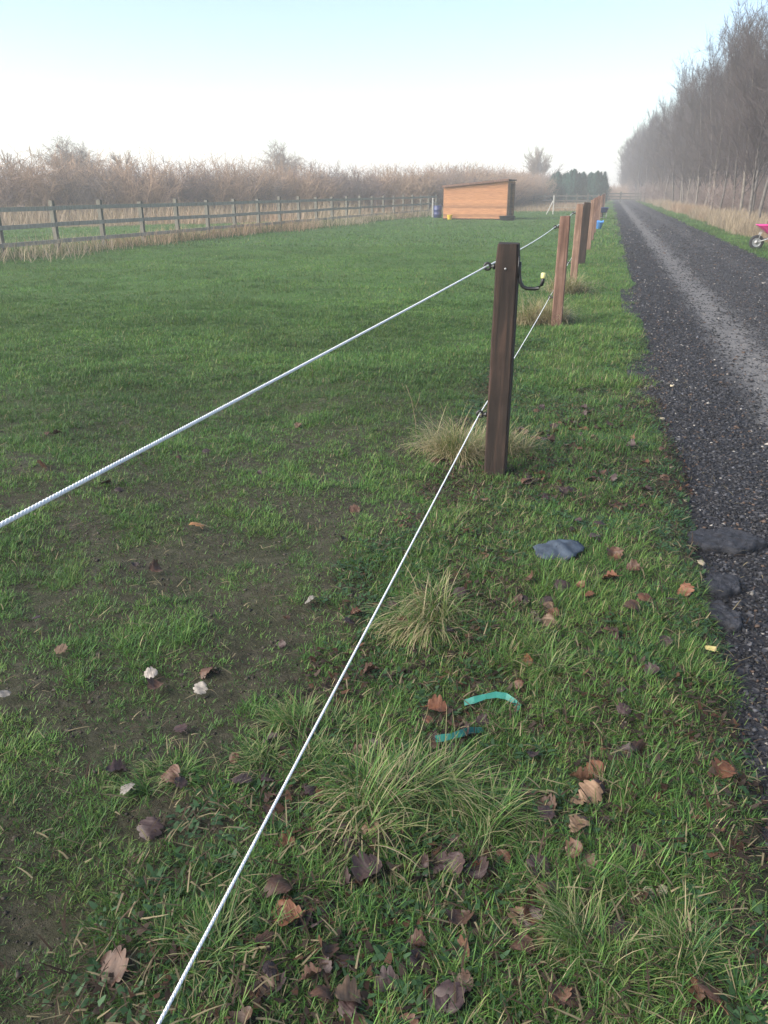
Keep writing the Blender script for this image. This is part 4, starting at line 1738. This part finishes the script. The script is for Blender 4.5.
def leaf_mat(name, a, b_, rough=.55, spec=.35):
    m, nt, b = new_mat(name)
    v = obj_coords(nt)
    n_ = noise(nt, v, 5, 5, .65)
    oi = N(nt, 'ShaderNodeObjectInfo')
    c = ramp(nt, n_, [(.3, a), (.7, b_)])
    c = mix(nt, c, ramp(nt, oi.outputs['Random'], [(0, (.65, .65, .65)), (1, (1.3, 1.25, 1.2))]), 1.0, 'MULTIPLY')
    nt.links.new(c, b.inputs['Base Color'])
    b.inputs['Roughness'].default_value = rough
    b.inputs['Specular IOR Level'].default_value = spec
    return m


LM = {'dark': leaf_mat('dark_purple_leaf', (.024, .014, .015), (.060, .038, .036)),
      'brown': leaf_mat('brown_leaf', (.042, .021, .014), (.100, .054, .035)),
      'rust': leaf_mat('rust_leaf', (.075, .029, .016), (.150, .068, .036)),
      'tan': leaf_mat('tan_leaf', (.11, .068, .042), (.19, .125, .08)),
      'pale': leaf_mat('pale_grey_leaf', (.15, .135, .12), (.29, .26, .23)),
      'orange': leaf_mat('orange_leaf', (.26, .12, .045), (.42, .22, .09)),
      'yellow': leaf_mat('yellow_leaf', (.50, .40, .14), (.66, .56, .26))}
LMESH = {}
for kd in LM:
    LMESH[kd] = []
    for i in range(5 if kd in ('dark', 'brown', 'rust', 'tan') else 2):
        V, T = leaf_mesh(900 + i * 7 + len(kd), 'plain' if kd == 'yellow' else 'oak')
        ob = np_mesh('fallen_leaf', V, T, LM[kd], smooth=True)
        LMESH[kd].append(ob.data)
        bpy.data.objects.remove(ob)


def put_leaf(kd, x, y, size, label, group=None, tilt=.35, lift=.012):
    o = bpy.data.objects.new('fallen_leaf', random.choice(LMESH[kd]))
    link(o)
    gz = float(ground_z(x, y))
    o.location = (x, y, gz + lift)
    o.rotation_euler = (random.gauss(0, tilt), random.gauss(0, tilt), random.uniform(0, 6.28))
    o.scale = (size, size, size)
    tag(o, label, 'leaf', group)
    return o


for (kd, px, py, sz, lab) in SPEC:
    x, y = gp(px, py)
    put_leaf(kd, x, y, sz * .82, lab, None, .3, .028 if kd in ('orange', 'pale', 'yellow', 'tan') else .02)
for (kd, x, y, sz, lab, gr, tl) in PLAN:
    put_leaf(kd, x, y, sz, lab, gr, tl, random.uniform(.004, .030))

# ------------------------------------------------------------------ scraps, tape, slabs, pale stones
x, y = gp(557, 562)
rg = np.random.default_rng(42)
nr, na = 7, 30
V, T = [], []
for i in range(nr + 1):
    for k in range(na):
        a = 2 * PI * k / na
        r = (i / nr) * (1 + .16 * math.sin(2 * a + .6) + .10 * math.sin(5 * a) + .05 * math.sin(9 * a + 1))
        px, py = r * math.cos(a) * .094, r * math.sin(a) * .088
        z = .028 + .008 * math.sin(px * 46 + 1) * math.cos(py * 38) + .004 * math.sin(px * 95 + py * 60) - .016 * (i / nr) ** 4
        V.append((px, py, z))
for i in range(nr):
    for k in range(na):
        T.append((i * na + k, i * na + (k + 1) % na, (i + 1) * na + (k + 1) % na, (i + 1) * na + k))
o = np_mesh('plastic_scrap', np.array(V), np.array(T), M_SCRAP, smooth=True)
md = o.modifiers.new('thickness', 'SOLIDIFY')
md.thickness = .004
o.location = (x, y, float(H(x, y)) + .012)
o.rotation_euler = (R(9), R(-4), R(-8))
tag(o, 'crumpled blue grey plastic scrap lying in the verge grass below the nearest post', 'plastic scrap')

pxs = [(436, 722, .050), (444, 719.5, .056), (452, 717, .060), (461, 714.5, .056), (470, 714, .034), (484, 718, .006), (500, 720, .010), (512, 715, .014), (519, 706, .014), (520, 697, .020),
       (515, 688, .045), (507, 682, .056), (497, 679.5, .062), (486, 680.5, .062), (475, 683, .058), (465, 686, .048)]
for part_, lab in ((pxs[:6], 'short straight teal tape strip, lower of the two, by the orange brown leaf'), (pxs[8:], 'curved teal tape strip, upper of the two, half buried in grass')):
    vs, fs, P3 = [], [], []
    for (px, py, z) in part_:
        x, y = gp(px, py, z + .02)
        P3.append(Vector((x, y, float(H(x, y)) + z * .62)))
    for i, p in enumerate(P3):
        d = (P3[min(i + 1, len(P3) - 1)] - P3[max(i - 1, 0)]).normalized()
        nrm = Vector((0, 0, 1)).cross(d).normalized()
        nrm = -nrm if nrm.y < 0 else nrm
        w = (nrm * .7 + Vector((0, 0, .7))).normalized() * (.0095 + .0015 * math.sin(i * 2.3))
        vs += [p - w, p + w]
    for i in range(len(P3) - 1):
        fs.append((2 * i, 2 * i + 1, 2 * i + 3, 2 * i + 2))
    q = MB()
    q.add(vs, fs)
    o = q.build('plastic_tape', M_TAPE)
    md = o.modifiers.new('thickness', 'SOLIDIFY')
    md.thickness = .0015
    tag(o, lab, 'tape', 'teal tape strips')


def slab(px, py, a, b_, h, rz, label, seed, mat=M_SLAB, name='stone_slab', cat='stone', group=None):
    rg = np.random.default_rng(seed)
    x, y = gp(px, py)
    bm = bmesh.new()
    bmesh.ops.create_icosphere(bm, subdivisions=5 if a > .05 else 3, radius=1)
    off = rg.uniform(0, 50)
    for v_ in bm.verts:
        p = v_.co
        a_ = math.atan2(p.y, p.x)
        k = 1 + .12 * math.sin(2 * a_ + off) + .08 * math.sin(5 * a_ + off * 2) + .05 * math.sin(9 * a_ + off)
        zz = max(-.8, min(1, p.z * 1.5)) if p.z < 0 else min(.42, p.z) + .30 * float(vn(np.array([p.x * 3 + off]), np.array([p.y * 3]), 1, 5)[0]) + .05 * float(vn(np.array([p.x * 9 + off]), np.array([p.y * 9]), 1, 6)[0])
        v_.co = Vector((p.x * k * a, p.y * k * b_, zz * h + (.16 * h * (float(vn(np.array([p.x * 14 + off]), np.array([p.y * 14]), 1, 7)[0]) - .5) if p.z > .1 else 0)))
    for f in bm.faces:
        f.smooth = True
    me = bpy.data.meshes.new(name)
    bm.to_mesh(me)
    bm.free()
    me.materials.append(mat)
    o = bpy.data.objects.new(name, me)
    o.location = (x, y, float(ground_z(x, y)) + h * .25)
    o.rotation_euler = (0, 0, rz)
    link(o)
    tag(o, label, cat, group)


slab(724, 542, .155, .125, .040, -.3, 'largest black slab of stone at the track edge, farthest of the three', 1)
slab(721, 586, .085, .080, .036, .4, 'middle black slab of stone at the track edge', 2)
slab(722, 617, .06, .09, .034, .1, 'lowest and narrowest black slab at the track edge', 3)
PS = [(690, 933, .016), (648, 897, .020), (680, 928, .018), (620, 1004, .018), (662, 893, .015), (701, 562, .02), (686, 500, .015), (662, 418, .02), (672, 470, .018), (640, 903, .016), (568, 318, .03), (672, 386, .02)]
SLB = ['pale stone at the bottom of the verge near the large rust leaf', 'larger pale stone in the grass at the lower right track edge', 'pale yellowish stone beside the one near the rust leaf', 'pale stone at the very bottom of the verge',
       'pale stone at the lower right end of the grass', 'yellowish stone left of the largest black slab', 'pale pebble on the track edge above the black slabs', 'pale pebble at the track edge level with the post foot',
       'pale pebble between the track edge pebbles above the slabs', 'small pale stone left of the larger one at lower right', 'whitish stone in the verge right of the second post', 'pale pebble on the track edge, farthest of all']
for i, ((px, py, r), lab) in enumerate(zip(PS, SLB)):
    slab(px, py, r, r * .8, r * .7, i, lab, 20 + i, M_PALESTONE, 'pebble', 'stone', 'pale pebbles at the track edge')

# ------------------------------------------------------------------ haze
q = MB()
q.box((0, 310, 8.0), (900, 700, 19.0))
M_HAZE = bpy.data.materials.new('pale_haze')
M_HAZE.use_nodes = True
nt = M_HAZE.node_tree
nt.nodes.remove(nt.nodes['Principled BSDF'])
pv = N(nt, 'ShaderNodeVolumePrincipled')
pv.inputs['Density'].default_value = .0031
pv.inputs['Color'].default_value = (.95, .94, .95, 1)
pv.inputs['Anisotropy'].default_value = .2
nt.links.new(pv.outputs[0], nt.nodes['Material Output'].inputs['Volume'])
hz = q.build('haze', M_HAZE)
tag(hz, 'thin winter haze', kind='stuff')

# ------------------------------------------------------------------ light, sky, camera
SUN_EL, SUN_AZ = R(30), R(-112)        # azimuth measured from +Y towards +X
world = bpy.data.worlds.new('World')
scene.world = world
world.use_nodes = True
nt = world.node_tree
sky = N(nt, 'ShaderNodeTexSky')
sky.sky_type = 'NISHITA'
sky.sun_disc = False
sky.sun_elevation = SUN_EL
sky.sun_rotation = SUN_AZ
sky.air_density = 1.0
sky.dust_density = .6
sky.ozone_density = 1.2
bg = nt.nodes['Background']
bg.inputs[1].default_value = .05
nt.links.new(sky.outputs[0], bg.inputs[0])

sd = bpy.data.lights.new('sun', 'SUN')
sd.energy = 2.0
sd.angle = R(60)
sd.color = (1.0, .93, .82)
so = bpy.data.objects.new('sun', sd)
link(so)
dirv = Vector((math.sin(SUN_AZ) * math.cos(SUN_EL), math.cos(SUN_AZ) * math.cos(SUN_EL), math.sin(SUN_EL)))
so.rotation_euler = (-dirv).to_track_quat('-Z', 'Y').to_euler()

cd = bpy.data.cameras.new('camera')
cd.sensor_fit = 'VERTICAL'
cd.sensor_height = 36
cd.lens = 36 * F / 1024
cd.clip_start = .02
cd.clip_end = 3000
co = bpy.data.objects.new('camera', cd)
co.location = (0, 0, CAMH)
co.rotation_euler = (PI / 2 - PITCH, 0, 0)
link(co)
scene.camera = co

scene.view_settings.view_transform = 'Standard'
scene.view_settings.look = 'None'
scene.view_settings.exposure = 2.34
scene.view_settings.gamma = 1
scene.cycles.max_bounces = 6
scene.cycles.diffuse_bounces = 3
scene.cycles.glossy_bounces = 2
scene.cycles.transmission_bounces = 3
scene.cycles.volume_bounces = 1
scene.cycles.use_denoising = True
